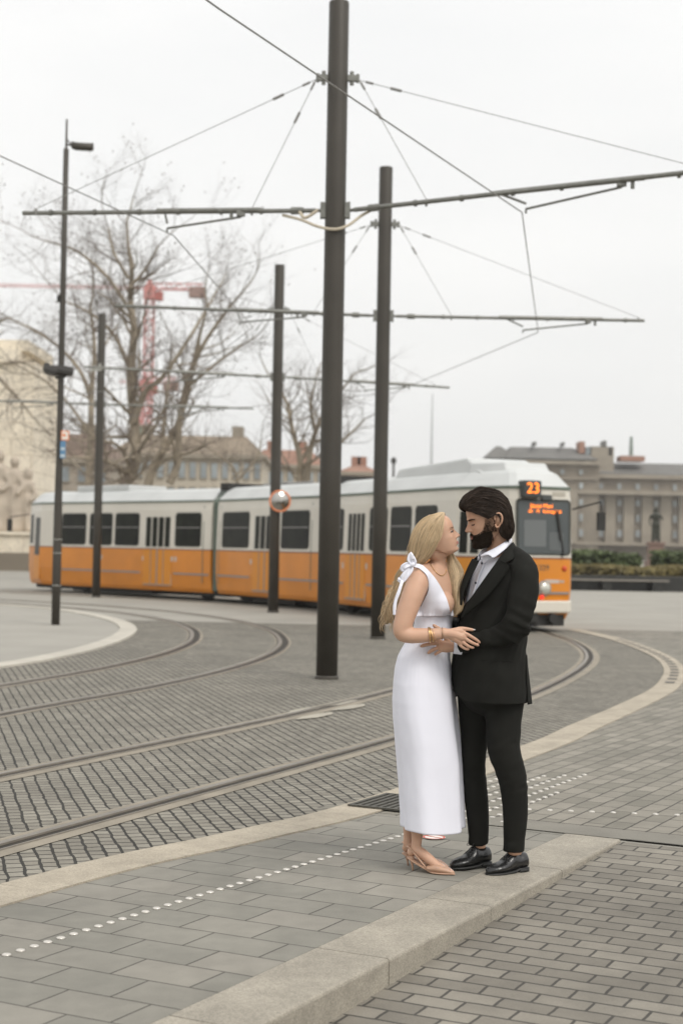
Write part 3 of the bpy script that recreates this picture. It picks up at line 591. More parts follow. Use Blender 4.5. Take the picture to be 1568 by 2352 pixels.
fpanel(-.42, .05, 1.62, 2.12, .03, .019, TM['curtain'], 'cab_partition', ws, .004)
fpanel(.12, .42, 1.55, 1.9, .05, .019, mat('dash_grey', (.10, .11, .11), .6), 'dashboard', ws, .004)
# LED lettering, built from dot blocks
FONT = {'2': ['01110', '10001', '00001', '00110', '01000', '10000', '11111'], '3': ['11110', '00001', '00001', '01110', '00001', '00001', '11110'], '1': ['00100', '01100', '00100', '00100', '00100', '00100', '01110'], '9': ['01110', '10001', '10001', '01111', '00001', '00001', '01110']}
def text_obj(txt, size, M, m, nm, par=tram, extrude=.003, align='CENTER'):
    cu = bpy.data.curves.new('t', 'FONT'); cu.body = txt; cu.size = size; cu.extrude = extrude; cu.align_x = align; cu.align_y = 'CENTER'
    to = bpy.data.objects.new('t', cu); COL.objects.link(to); bpy.context.view_layer.update(); dg = bpy.context.evaluated_depsgraph_get()
    me = bpy.data.meshes.new_from_object(to.evaluated_get(dg)); bpy.data.objects.remove(to); me.transform(M)
    me.materials.clear(); me.materials.append(m); o = bpy.data.objects.new(nm, me); COL.objects.link(o)
    if par is not None: o.parent = par
    return o
def front_M(y, z, out=.025):      # text plane on the nose: text x runs along +y local, reading left to right for someone in front of it
    B = Matrix(((0, 0, 1, skinx(z)+out), (1, 0, 0, y), (0, 1, 0, z), (0, 0, 0, 1))); return Matrix.Translation(-tram.location)@MC@B
sb = face_box(XF+.02, -.50, -.12, 2.53, 2.86, .10, .15); sbo = bevel(part(sb, MC, 'number_box', TM['darkgrey']), .03)
text_obj('23', .28, front_M(-.31, 2.705, .182), TM['led'], 'route_number', sbo)
text_obj('Jászai Mari', .115, front_M(-.05, 2.385, .024), TM['led'], 'destination_text', ws)
text_obj('tér   M   Közvágóhíd', .085, front_M(.02, 2.285, .024), TM['led'], 'destination_text', ws)
text_obj('1329', .15, front_M(-.02, 1.22, .006), mat('number_grey', (.13, .10, .06), .6), 'fleet_number')
fpanel(.05, .35, .93, 1.00, .01, .006, stk, 'badge'); fpanel(.36, .46, .94, .99, .01, .006, mat('badge_grey', (.42, .33, .26), .6), 'badge')
fpanel(.20, .48, 2.58, 2.66, .01, .008, mat('vent_beige', (.38, .35, .29), .6), 'vent')
mb = MB(); M_h = Matrix.Rotation(PI/2, 4, 'Y')
def lamp(y, z, r, m, nm, d=.04):
    mb = MB(); rs = [[(XF+d*math.sin(a_), y+r*math.cos(a_)*math.cos(2*PI*i/20), z+r*math.cos(a_)*math.sin(2*PI*i/20)) for i in range(20)] for a_ in (0, .5, 1.0, 1.35, 1.56)]; mb.rings(rs); return part(mb, MC, nm, m, smooth=True)
hl = lamp(.03, .83, .155, TM['grey'], 'headlight', .03); mb = MB(); mb.rings([[(XF+.03+d, .03+r*math.cos(2*PI*i/20), .83+r*math.sin(2*PI*i/20)) for i in range(20)] for r, d in ((.125, 0), (.10, .03), (.05, .045), (.001, .05))]); part(mb, MC, 'lens', mat('lamp_lens', (.55, .54, .48), .15, .4), hl, True)
lamp(-.02, .665, .045, TM['red'], 'tail_light'); lamp(.46, 1.21, .055, TM['amber'], 'indicator'); lamp(-.46, 1.21, .055, TM['amber'], 'indicator')
fpanel(-.56, .56, .725, .765, .008, .02, TM['grey'], 'rub_strip')
fpanel(-.06, .16, 2.50, 2.60, .03, .06, TM['darkgrey'], 'camera_pod', th=.06)
wp = MB(); wp.cyl((XF+.03, .42, 1.5), (XF+.0, .30, 2.3), .014, n=6); wp.cyl((XF+.03, .36, 1.75), (XF+.01, .27, 2.3), .022, n=6); wp.cyl((XF+.03, .40, 1.5), (XF+.03, .42, 1.45), .03, n=6); part(wp, MC, 'wiper', TM['under'])
mb = MB(); mb.box(XF-.9, XF-.05, -.5, .5, .12, .37); mb.cyl((XF-.1, .2, .26), (XF+.12, .2, .26), .10, n=16); mb.box(XF-.05, XF+.02, -.55, -.1, .2, .36); part(mb, MC, 'coupler', TM['under'])
# flank of the nose: narrow door and quarter window on the taper
def flank(x0, x1, z0, z1, m, nm, out, sgn=-1, par=tram, end=1):
    # taper runs from (LC-1.45, HW) to (LC-.12, .68)
    def yt(t): return HW+(.68-HW)*t
    def xt(t): return LC-1.45+(1.33)*t
    nx, ny = .47/1.41, 1.33/1.41; mb = MB()
    P = [(xt(t)+nx*out, sgn*(yt(t)-(max(0, z-ZB))*.035+ny*out), z) for t, z in ((x0, z0), (x1, z0), (x1, z1), (x0, z1))]; Q = [(xt(t)-nx*.02, sgn*(yt(t)-(max(0, z-ZB))*.035-ny*.02), z) for t, z in ((x0, z0), (x1, z0), (x1, z1), (x0, z1))]
    mb.rings([P, Q]); return part(mb, MC, nm, m, par)
for sgn in (-1, 1):
    d_ = flank(.04, .50, .40, 2.45, TM['cream'], 'door', .008, sgn); flank(.04, .50, .40, ZB-.03, TM['door'], 'door_panel', .012, sgn, d_)
    flank(.09, .24, 1.47, 2.28, TM['glass'], 'door_window', .012, sgn, d_); flank(.30, .45, 1.47, 2.28, TM['glass'], 'door_window', .012, sgn, d_)
    flank(.62, .95, 1.50, 2.40, TM['glass'], 'window', .012, sgn)
# mirror on a stalk at the nose
for sgn in (1,):
    mm = MB(); mm.cyl((LC-.4, sgn*.85, 2.35), (LC+.05, sgn*1.22, 2.50), .018, n=6); mm.cyl((LC+.05, sgn*1.22, 2.5), (LC+.05, sgn*1.23, 2.2), .015, n=6); mm.box(LC+.02, LC+.07, sgn*1.23-.09, sgn*1.23+.09, 1.95, 2.3); bevel(part(mm, MC, 'mirror', TM['under']), .02)
# nose of section A (tail end)
def tflank(t0, t1, z0, z1, m, nm, out, par=tram):
    def P_(t, z, o): return (1.45-1.33*t-.33*o, -(HW+(.68-HW)*t-(max(0, z-ZB))*.035+.94*o), z)
    mb = MB(); mb.rings([[P_(t, z, out) for t, z in ((t0, z0), (t0, z1), (t1, z1), (t1, z0))], [P_(t, z, -.02) for t, z in ((t0, z0), (t0, z1), (t1, z1), (t1, z0))]]); return part(mb, MA, nm, m, par)
d_ = tflank(.0, .52, .40, 2.45, TM['cream'], 'door', .008); tflank(.0, .52, .40, 1.12, TM['door'], 'door_panel', .012, d_); tflank(.04, .46, 1.14, 2.3, TM['glass'], 'door_window', .012, d_)
tflank(.66, .93, 1.5, 2.40, TM['glass'], 'window', .012)
mb = MB(); mb.box(-.03, .03, -.55, .55, 1.5, 2.45); part(mb, MA, 'windscreen', TM['wind'])
mm = MB(); mm.cyl((.4, -.9, 2.4), (-.1, -1.3, 2.3), .018, n=6); mm.box(-.13, -.07, -1.36, -1.2, 1.85, 2.25); bevel(part(mm, MA, 'mirror', TM['under']), .02)
# pantograph folded on the middle section is hidden by the trees: low frame only
pm = MB(); pm.cyl((1.5, -.5, 3.14), (4.2, -.5, 3.14), .03, n=6); pm.cyl((1.5, .5, 3.14), (4.2, .5, 3.14), .03, n=6); pm.cyl((2.8, -.6, 3.16), (2.8, .6, 3.16), .03, n=6); part(pm, MB_, 'roof_rail', TM['grey'])
# ================================================================ BACKGROUND
stone = mat('pale_limestone', (.70, .63, .51), .85, var=.14, vscale=.5, bump=.3, bscale=4)
stone_g = mat('grey_stone', (.20, .17, .13), .85, var=.22, vscale=.18, bump=.3, bscale=3)
stone_l = mat('light_trim_stone', (.27, .235, .185), .85, var=.12, vscale=.3)
slate = mat('slate_roof', (.13, .125, .115), .8, var=.15, vscale=.3); tile = mat('tile_roof', (.27, .15, .105), .85, var=.2, vscale=.5)
fgl = mat('far_window', (.25, .28, .29), .3, var=.4, vscale=.2); brickc = mat('chimney_brick', (.30, .16, .11), .85)
def P3(x, y, Y): p = at(x, y, Y); return p
# --- ministry building on the right
Yb = 330.0; k_ = Yb/FPX
def bx(mb, x0, x1, ytop, ybot, Y0, Y1, refx=1400):
    a = P3(x0, ytop, Y0); b = P3(x1, ybot, Y0); zt = P3(refx, ytop, Y0).z; zb = P3(refx, ybot, Y0).z
    return mb.box(a.x, b.x, Y0, Y1, zb, zt)
bm = empty('ministry_building', (P3(1400, 1270, Yb).x, Yb, 0)); tag(bm, 'long grey stone palace with slate roofs beyond the hedge at the right', 'building')
def bpart(mb, nm, m, par=None, smooth=False):
    o_ = bm.location; mb.v = [(p[0]-o_.x, p[1]-o_.y, p[2]) for p in mb.v]; return mb.build(nm, m, bm if par is None else par, smooth)
z_of = lambda y, Y=Yb: P3(1400, y, Y).z
mb = MB(); bx(mb, 1266, 2050, 1089, 1290, Yb, Yb+25); bpart(mb, 'wing_wall', stone_g)
mb = MB(); bx(mb, 1080, 1372, 1068, 1290, Yb-3, Yb+30); bpart(mb, 'centre_wall', stone_g)
for (x0, x1, y0, y1, pr) in ((1366, 2060, 1089, 1098, 1.2), (1060, 1380, 1060, 1068, 4.6), (1266, 2060, 1126, 1135, 3.6), (1060, 1372, 1098, 1102, 3.8), (1266, 2060, 1246, 1252, 3.4)):
    mb = MB(); bx(mb, x0, x1, y0, y1, Yb-pr, Yb+1); bpart(mb, 'cornice', stone_l)
def hip(x0, x1, xa, xb, yb_, yt, Y0, D, m, nm):
    a, b = P3(x0, yb_, Y0).x, P3(x1, yb_, Y0).x; c, d = P3(xa, yt, Y0).x, P3(xb, yt, Y0).x; zb, zt = z_of(yb_, Y0), z_of(yt, Y0)
    v = [(a, Y0-1, zb), (b, Y0-1, zb), (b, Y0+D, zb), (a, Y0+D, zb), (c, Y0+D*.35, zt), (d, Y0+D*.35, zt), (d, Y0+D*.6, zt), (c, Y0+D*.6, zt)]
    mb = MB(); mb.add(v, [(0, 1, 5, 4), (1, 2, 6, 5), (2, 3, 7, 6), (3, 0, 4, 7), (4, 5, 6, 7)]); return bpart(mb, nm, m)
r1 = hip(1160, 1372, 1182, 1326, 1057, 1024, Yb, 24, slate, 'roof'); hip(1372, 2060, 1376, 2050, 1089, 1058, Yb+2, 22, slate, 'roof'); hip(1112, 1192, 1144, 1154, 1057, 1026, Yb+3, 14, slate, 'roof')
for x0, x1, y0, y1, mm_ in ((1330, 1342, 1015, 1042, brickc), (1354, 1408, 1026, 1100, stone_l), (1424, 1480, 1046, 1058, brickc), (1226, 1231, 1017, 1026, slate), (1292, 1296, 1017, 1026, slate), (1386, 1392, 1012, 1028, slate), (1345, 1357, 1027, 1046, fgl), (1397, 1404, 1027, 1046, fgl)):
    mb = MB(); bx(mb, x0, x1, y0, y1, Yb+3, Yb+8); bpart(mb, 'chimney' if mm_ is brickc else 'roof_turret', mm_)
mb = MB(); a = P3(1448, 1046, Yb+5); mb.cyl(a, (a.x, a.y, z_of(1002, Yb+5)), .45, .3, n=8); bpart(mb, 'mast', mat('mast_green', (.16, .2, .17), .6))
for col_, x_c in enumerate([1202, 1246, 1290, 1333, 1379, 1421, 1463, 1505, 1548, 1590, 1640]):
    Yf_ = Yb-3 if x_c < 1370 else Yb
    for r_, (yy, hh, ww) in enumerate(((1117, 9, 7), (1155, 9, 7.5), (1190, 11, 7), (1225, 11, 8), (1086, 7, 7))):
        if r_ == 4 and x_c > 1370: continue
        c = P3(x_c, yy, Yf_); zc = z_of(yy, Yf_); w2, h2 = ww*k_, hh*k_; mb = MB(); mb.box(c.x-w2*.75, c.x+w2*.75, Yf_-.35, Yf_+.1, zc-h2*.85, zc+h2*.9); f_ = bpart(mb, 'window', stone_l)
        mb = MB(); mb.box(c.x-w2*.55, c.x+w2*.55, Yf_-.37, Yf_-.2, zc-h2*.7, zc+h2*.7); bpart(mb, 'pane', fgl, f_)
    if x_c > 1180:
        for off_ in (-22,):
            c = P3(x_c+off_, 1190, Yf_); mb = MB(); mb.box(c.x-1.1, c.x+1.1, Yf_-.9, Yf_, z_of(1250, Yf_), z_of(1135, Yf_)); bpart(mb, 'pilaster', stone_l)
# --- planter, shrubs and hedge right of the tram
Yp = 63.0; blk = mat('black_granite', (.022, .022, .019), .35, var=.2, vscale=4)
pa, pb = P3(1190, 1352, Yp), P3(2000, 1352, Yp)
mb = MB(); mb.box(pa.x, pb.x, Yp, Yp+.5, 0, .60); tag(bevel(mb.build('planter_wall', blk), .02), 'low black polished granite wall in front of the shrubs at the right edge', 'wall')
bn = empty('bench', (P3(1395, 1340, Yp-.6).x, Yp-.5, 0)); tag(bn, 'long dark bench with a pale seat edge against the black planter wall', 'bench')
mb = MB(); mb.box(-2.45, 2.45, -.1, .45, .40, .46); mb.build('seat', mat('bench_top', (.22, .20, .17), .5), bn)
for x_ in (-2.0, 0, 2.0): mb = MB(); mb.box(x_-.2, x_+.2, .0, .4, 0, .40); mb.build('leg', blk, bn)
def leafmass(name, x0, x1, y0, y1, z0, z1, n, sz, m, wave=.15):
    mb = MB(); f = []; v = []
    c = np.c_[rng.uniform(x0, x1, n), rng.uniform(y0, y1, n), rng.uniform(0, 1, n)**.7]
    tz = z1+wave*np.sin(c[:, 0]*.9)+wave*.7*np.sin(c[:, 0]*2.3+1); c[:, 2] = z0+(tz-z0)*c[:, 2]
    for p in c:
        a = Vector(rng.normal(size=3)).normalized(); b = a.orthogonal().normalized()*sz*rng.uniform(.5, 1.2); a = a*sz*rng.uniform(.5, 1.3); q = Vector(p); k = len(v); v += [q-a, q+b, q+a, q-b]; f.append((k, k+1, k+2, k+3))
    return mesh_obj(name, v, f, m)
hg = mat('hedge_leaf', (.055, .075, .022), .7, var=.5, vscale=1.5); sb_ = mat('shrub_leaf', (.13, .105, .035), .75, var=.45, vscale=1.2)
tag(leafmass('shrubs', pa.x, pb.x, Yp+.6, Yp+4, .5, .98, 16000, .11, sb_, .05), kind='stuff')
mb = MB(); mb.box(pa.x, pb.x, Yp+.52, Yp+12, 0, .55); tag(mb.build('flower_bed', mat('soil', (.07, .05, .03), .95)), kind='structure')
h0, h1 = P3(1200, 1290, Yp+6).x, P3(1462, 1290, Yp+6).x; h2, h3 = P3(1505, 1290, Yp+6).x, P3(2000, 1290, Yp+6).x
def hedge(x0, x1, label):
    e = leafmass('hedge', x0, x1, Yp+5.0, Yp+7.4, .5, 1.58, int((x1-x0)*1100), .12, hg, .07); tag(e, label, 'hedge')
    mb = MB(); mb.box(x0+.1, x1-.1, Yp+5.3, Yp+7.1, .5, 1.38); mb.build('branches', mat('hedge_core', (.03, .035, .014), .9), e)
hedge(h0, h1, 'clipped dark green hedge behind the planter, nearer the tram'); hedge(h2, h3, 'clipped dark green hedge at the right edge of the picture')
# bronze statue on a red pedestal in front of the palace
Ys = 130.0; c = P3(1504, 1262, Ys); se_ = empty('statue', (c.x, Ys, 0)); tag(se_, 'dark bronze standing figure on a reddish stone pedestal before the grey palace', 'statue')
kk = Ys/FPX; zt = P3(1504, 1246, Ys).z
mb = MB(); mb.box(-.6, .6, -.6, .6, 0, zt); mb.box(-.8, .8, -.8, .8, 0, .9); mb.box(-.7, .7, -.7, .7, zt-.2, zt+.03); bevel(mb.build('pedestal', mat('red_granite', (.17, .105, .08), .6), se_), .03)
def skin_blob(name, parts, m, voxel=.02, smooth=6, parent=None, sm_fac=.5):
    mb = MB(); parts(mb); o = mesh_obj('tmp', mb.v, mb.f); md = o.modifiers.new('r', 'REMESH'); md.mode = 'VOXEL'; md.voxel_size = voxel; md.use_smooth_shade = True
    if smooth: ms = o.modifiers.new('s', 'SMOOTH'); ms.iterations = smooth; ms.factor = sm_fac
    bpy.context.view_layer.update(); dg = bpy.context.evaluated_depsgraph_get(); me = bpy.data.meshes.new_from_object(o.evaluated_get(dg)); bpy.data.objects.remove(o)
    me.materials.clear(); me.materials.append(m) if m else None; me.polygons.foreach_set('use_smooth', [True]*len(me.polygons))
    r = bpy.data.objects.new(name, me); COL.objects.link(r)
    if parent is not None: r.parent = parent
    return r
def fig(mb, z=0, s=1.0, lean=0):
    mb.tube([(-.14*s, 0, z), (-.12*s, 0, z+.5*s), (-.09*s, 0, z+.95*s)], [.09*s, .10*s, .13*s], n=10); mb.tube([(.16*s, -.1*s, z), (.13*s, -.05*s, z+.5*s), (.09*s, 0, z+.95*s)], [.09*s, .10*s, .13*s], n=10)
    mb.tube([(0, 0, z+.85*s), (0, 0, z+1.15*s), (0, 0, z+1.45*s), (0, 0, z+1.56*s)], [.19*s, .17*s, .24*s, .08*s], n=12); mb.tube([(0, 0, z+1.45*s), (0, 0, z+1.62*s)], [.07*s, .06*s], n=8); mb.ell((0, -.01, z+1.72*s), (.10*s, .12*s, .14*s))
    mb.tube([(-.24*s, 0, z+1.43*s), (-.33*s, .02, z+1.15*s), (-.30*s, -.1*s, z+.88*s)], [.07*s, .055*s, .045*s], n=8); mb.tube([(.24*s, 0, z+1.43*s), (.36*s, -.05, z+1.2*s), (.25*s, -.25*s, z+1.25*s)], [.07*s, .055*s, .045*s], n=8)
    mb.tube([(.03, .08*s, z+.2*s), (.03, .1*s, z+.8*s), (0, .06*s, z+1.45*s)], [.25*s, .22*s, .18*s], n=10, flat=.6)
skin_blob('figure', lambda mb: fig(mb, zt-.02, 1.6), mat('bronze', (.05, .052, .04), .55, .6), .05, 3, se_)
# --- stone monument at the left edge
Ym = 86.0; km = Ym/FPX
mo = empty('stone_pylon', (P3(20, 1300, Ym).x, Ym, 0)); tag(mo, 'tall pale limestone block wall at the left edge behind the tail of the tram', 'building')
def mpart(fn, nm, m, par=None, o=None):
    mb = MB(); fn(mb); o_ = (o or mo).location; mb.v = [(p[0]-o_.x, p[1]-o_.y, p[2]) for p in mb.v]; return mb.build(nm, m, par if par is not None else (o or mo))
ashl = paving('limestone_blocks', (.68, .61, .49), (.76, .69, .57), (.52, .45, .35), 2.2, .9, .03, 0, wob=.01, bump=.4, granules=8, stain=.12)
for nd in ashl.node_tree.nodes:
    if nd.type == 'MAPPING': nd.inputs['Rotation'].default_value = (R(-90), 0, 0)
X1 = P3(78, 1000, Ym).x; X0 = X1-14; zt_ = P3(40, 832, Ym).z
mpart(lambda mb: mb.box(X0, X1, Ym, Ym+9, 0, zt_), 'wall', ashl)
mpart(lambda mb: mb.box(X0, X1+.25, Ym-.3, Ym, P3(40, 1142, Ym).z-.25, P3(40, 1142, Ym).z+.2), 'ledge', stone)
mpart(lambda mb: mb.box(X0, X1-.9, Ym-.3, Ym+9.2, zt_, zt_+.7), 'cornice', stone)
mpart(lambda mb: mb.box(X0, X1-.5, Ym+.5, Ym+8, zt_+.7, zt_+1.3), 'parapet', stone)
pl = empty('stone_plinth', (P3(50, 1300, Ym-4).x, Ym-4, 0)); tag(pl, 'stepped pale stone plinth below the draped statues at the left edge', 'plinth')
Yq = Ym-4; zq = lambda y: P3(50, y, Yq).z
mpart(lambda mb: mb.box(X0, P3(112, 1300, Yq).x, Yq, Yq+4.5, 0, zq(1270)), 'base_course', stone_g, None, pl)
mpart(lambda mb: mb.box(X0, P3(102, 1300, Yq).x, Yq+.3, Yq+4.3, zq(1270), zq(1228)), 'block', ashl, None, pl)
mpart(lambda mb: mb.box(X0, P3(106, 1300, Yq).x, Yq+.15, Yq+4.4, zq(1228), zq(1221)), 'ledge', stone, None, pl)
sc_ = empty('statue', (P3(30, 1220, Yq+2).x, Yq+2, zq(1221))); tag(sc_, 'group of draped pale stone figures on the plinth at the left edge', 'statue')
def drap(mb):
    for i, (x_, h_, w_) in enumerate(((-1.6, 3.6, .55), (-.8, 4.3, .6), (.0, 4.0, .55), (.75, 3.3, .5), (-2.4, 3.0, .5), (-3.3, 3.8, .6))):
        mb.tube([(x_, .1*i, -.05), (x_+.1, 0, h_*.35), (x_-.05, 0, h_*.62), (x_+.04, 0, h_*.80), (x_, 0, h_*.86)], [w_*1.15, w_*1.0, w_*.72, w_*.78, w_*.25], n=14); mb.ell((x_+.05, -.08, h_*.94), (.26, .28, .34)); mb.tube([(x_+.4*w_, -.2, h_*.78), (x_+w_*1.1, -.35, h_*.6), (x_+w_*.5, -.7, h_*.5)], [.17, .14, .11], n=8)
        for t in range(5): a_ = t*1.3; mb.tube([(x_+w_*1.05*math.cos(a_), -abs(w_*1.05*math.sin(a_)), 0), (x_+w_*.8*math.cos(a_+.2), -abs(w_*.8*math.sin(a_+.2)), h_*.6)], [.14, .06], n=6)
skin_blob('figures', drap, mat('weathered_stone', (.42, .36, .29), .9, var=.2, vscale=1.2), .09, 2, sc_)
# --- facades behind the tram
def facade(px0, px1, ytop, Y, label, wall, roof, roof_h, nx, floors, y_first=None, flat=False, name='town_house'):
    a, b = P3(px0, 1250, Y), P3(px1, 1250, Y); W = b.x-a.x; e = empty(name, ((a.x+b.x)/2, Y, 0)); zt = P3((px0+px1)/2, ytop, Y).z; tag(e, label, 'building')
    mb = MB(); mb.box(-W/2, W/2, 0, 14, 0, zt); mb.build('wall', wall, e)
    mb = MB(); mb.box(-W/2-.4, W/2+.4, -.5, 14.4, zt, zt+.45); mb.build('cornice', stone_l, e)
    zr = zt+.45; 
    mb = MB(); mb.add([(-W/2-.2, -.3, zr), (W/2+.2, -.3, zr), (W/2+.2, 14.2, zr), (-W/2-.2, 14.2, zr), (-W/2+2, 4, zr+roof_h), (W/2-2, 4, zr+roof_h), (W/2-2, 10, zr+roof_h), (-W/2+2, 10, zr+roof_h)], [(0, 1, 5, 4), (1, 2, 6, 5), (2, 3, 7, 6), (3, 0, 4, 7), (4, 5, 6, 7)]); rf = mb.build('roof', roof, e)
    for cx in np.linspace(-W/2+3, W/2-3, max(2, int(W/9))): mb = MB(); mb.box(cx-.6, cx+.6, 4, 6, zr+roof_h*.5, zr+roof_h+1.1); mb.build('chimney', brickc if roof is tile else stone_l, rf)
    fh = zt/floors
    for i in range(nx):
        for j in range(floors):
            cx = -W/2+(i+.5)*W/nx; cz = (j+.52)*fh; w2, h2 = min(.65, W/nx*.25), fh*.30; mb = MB(); mb.box(cx-w2*1.3, cx+w2*1.3, -.15, .1, cz-h2*1.15, cz+h2*1.2); f_ = mb.build('window', stone_l, e)
            mb = MB(); mb.box(cx-w2, cx+w2, -.18, -.05, cz-h2, cz+h2); mb.build('pane', fgl, f_)
    return e
facade(-250, 250, 1060, 150, 'grey stone town house with a brown mansard roof, behind the left of the tram', mat('house_grey', (.30, .26, .21), .85, var=.2, vscale=.3), mat('mansard_brown', (.17, .12, .09), .8, var=.2, vscale=.4), 2.6, 12, 4)
facade(255, 600, 1052, 165, 'long cream town house seen through the bare tree trunks', mat('house_cream', (.43, .385, .31), .85, var=.12, vscale=.3), mat('ochre_roof', (.23, .185, .135), .85, var=.25, vscale=.4), 2.2, 14, 4)
facade(560, 745, 1075, 190, 'pale house behind the smaller bare tree left of the thick pole', mat('house_beige', (.44, .38, .29), .85, var=.12, vscale=.3), tile, 2.0, 8, 4)
facade(775, 868, 1092, 200, 'low house with a red tiled roof between the thick pole and the next pole', mat('house_pink', (.42, .33, .27), .85, var=.1, vscale=.3), tile, 1.1, 5, 3)
mb = MB(); c = P3(903, 1090, 120); mb.cyl((c.x, 120, 0), (c.x, 120, P3(903, 1062, 120).z), .09, n=8); mb.ell((c.x, 120, P3(903, 1058, 120).z), (.22, .22, .28), nu=10, nv=6); tag(mb.build('park_lamp', mat('black_housing', (.035, .032, .028), .5)), 'small dark lamp standing up just above the tram roof, right of the poles', 'street lamp')
mb = MB(); c = P3(990, 1070, 350); mb.cyl((c.x, 350, 0), (c.x, 350, P3(990, 905, 350).z), .55, .12, n=8); tag(mb.build('radio_mast', mat('faint_steel', (.45, .47, .47), .6)), 'thin pale mast standing in the sky above the right half of the tram', 'mast')
# --- tower cranes
def crane(px, ytop, ybase, Y, wpx, jl, jr, jib_y, label, cab=True, m=None):
    k = Y/FPX; c = P3(px, ytop, Y); zt = c.z; zb = P3(px, ybase, Y).z; w = wpx*k/2; e = empty('tower_crane', (c.x, Y, 0)); tag(e, label, 'tower crane', 'red tower cranes')
    mb = MB(); r_ = w*.16; st = w*2
    for sx_ in (-w, w):
        for sy in (-w, w): mb.cyl((sx_, sy, 0), (sx_, sy, zt), r_, n=4)
    z = 0; fl = 1
    while z < zt-st:
        for s0, s1, ax in ((-w, w, 0), (-w, w, 1)):
            for sd_ in (-w, w):
                A_ = (s0*fl, sd_, z) if ax == 0 else (sd_, s0*fl, z); B_ = (s1*fl, sd_, z+st) if ax == 0 else (sd_, s1*fl, z+st); mb.cyl(A_, B_, r_*.7, n=3); C_ = (s1*fl, sd_, z) if ax == 0 else (sd_, s1*fl, z); mb.cyl(A_, C_, r_*.6, n=3)
        z += st; fl = -fl
    mb.build('mast', m, e)
    def jib(x0, x1, zz, h, nm):
        mb = MB(); n = max(3, int(abs(x1-x0)/(h*1.6)))
        for sy in (-h*.5, h*.5): mb.cyl((x0, sy, zz), (x1, sy, zz), h*.13, n=4)
        mb.cyl((x0, 0, zz+h), (x1, 0, zz+h), h*.13, n=4)
        for i in range(n):
            a_, b_ = x0+(x1-x0)*i/n, x0+(x1-x0)*(i+.5)/n; c_ = x0+(x1-x0)*(i+1)/n
            for sy in (-h*.5, h*.5): mb.cyl((a_, sy, zz), (b_, 0, zz+h), h*.08, n=3); mb.cyl((b_, 0, zz+h), (c_, sy, zz), h*.08, n=3)
        mb.build(nm, m, e)
    zj = P3(px, jib_y, Y).z; jib(-w, jl, zj, w*.6, 'jib'); jib(w, jr, zj, w*1.4, 'counter_jib')
    mb = MB(); mb.box(-w*1.3, w*1.3, -w*1.3, w*1.3, zj-w*2.4, zj+w*.2); mb.rings([[(-w*1.2, -w, zj), (w*1.2, -w, zj), (w*1.2, w, zj), (-w*1.2, w, zj)], [(-w*.3, -w*.3, zj+w*2.2), (w*.3, -w*.3, zj+w*2.2), (w*.3, w*.3, zj+w*2.2), (-w*.3, w*.3, zj+w*2.2)]]); mb.build('slewing_head', m, e)
    mb = MB(); mb.box(w*1.4, w*3.0, -w, w, zj-w*2.6, zj-w*.6); bevel(mb.build('cab', mat('crane_cab', (.40, .12, .10), .5), e), .05)
    mb = MB(); mb.box(jr-w*3.4, jr+w*.3, -w, w, zj-w*1.8, zj+w*.6); mb.build('counterweight', mat('counterweight', (.30, .20, .17), .8), e)
    return e
redm = mat('crane_red_hazed', (.54, .22, .20), .55, var=.12, vscale=.5)  # red paled so the colour itself carries the distance haze
Yc = 210.0; kc = Yc/FPX
crane(345, 655, 1000, Yc, 20, -420*kc, 124*kc, 664, 'red lattice tower crane rising behind the big bare tree, its jib reaching left', m=redm)
crane(334, 872, 1000, 250.0, 19, -60*250/FPX, 74*250/FPX, 880, 'lower red tower crane with a short jib, behind the trunks of the big bare tree', m=redm)
mb = MB(); c = P3(327, 998, 205); mb.box(c.x-.55, c.x+.55, 204.5, 205.5, P3(327, 1020, 205).z, P3(327, 978, 205).z); mb.cyl((c.x, 205, 0), (c.x, 205, P3(327, 1018, 205).z), .3, n=8); tag(mb.build('site_hoist', mat('hoist_green', (.12, .30, .22), .6)), 'small green hoist box at the foot of the red crane', 'hoist')
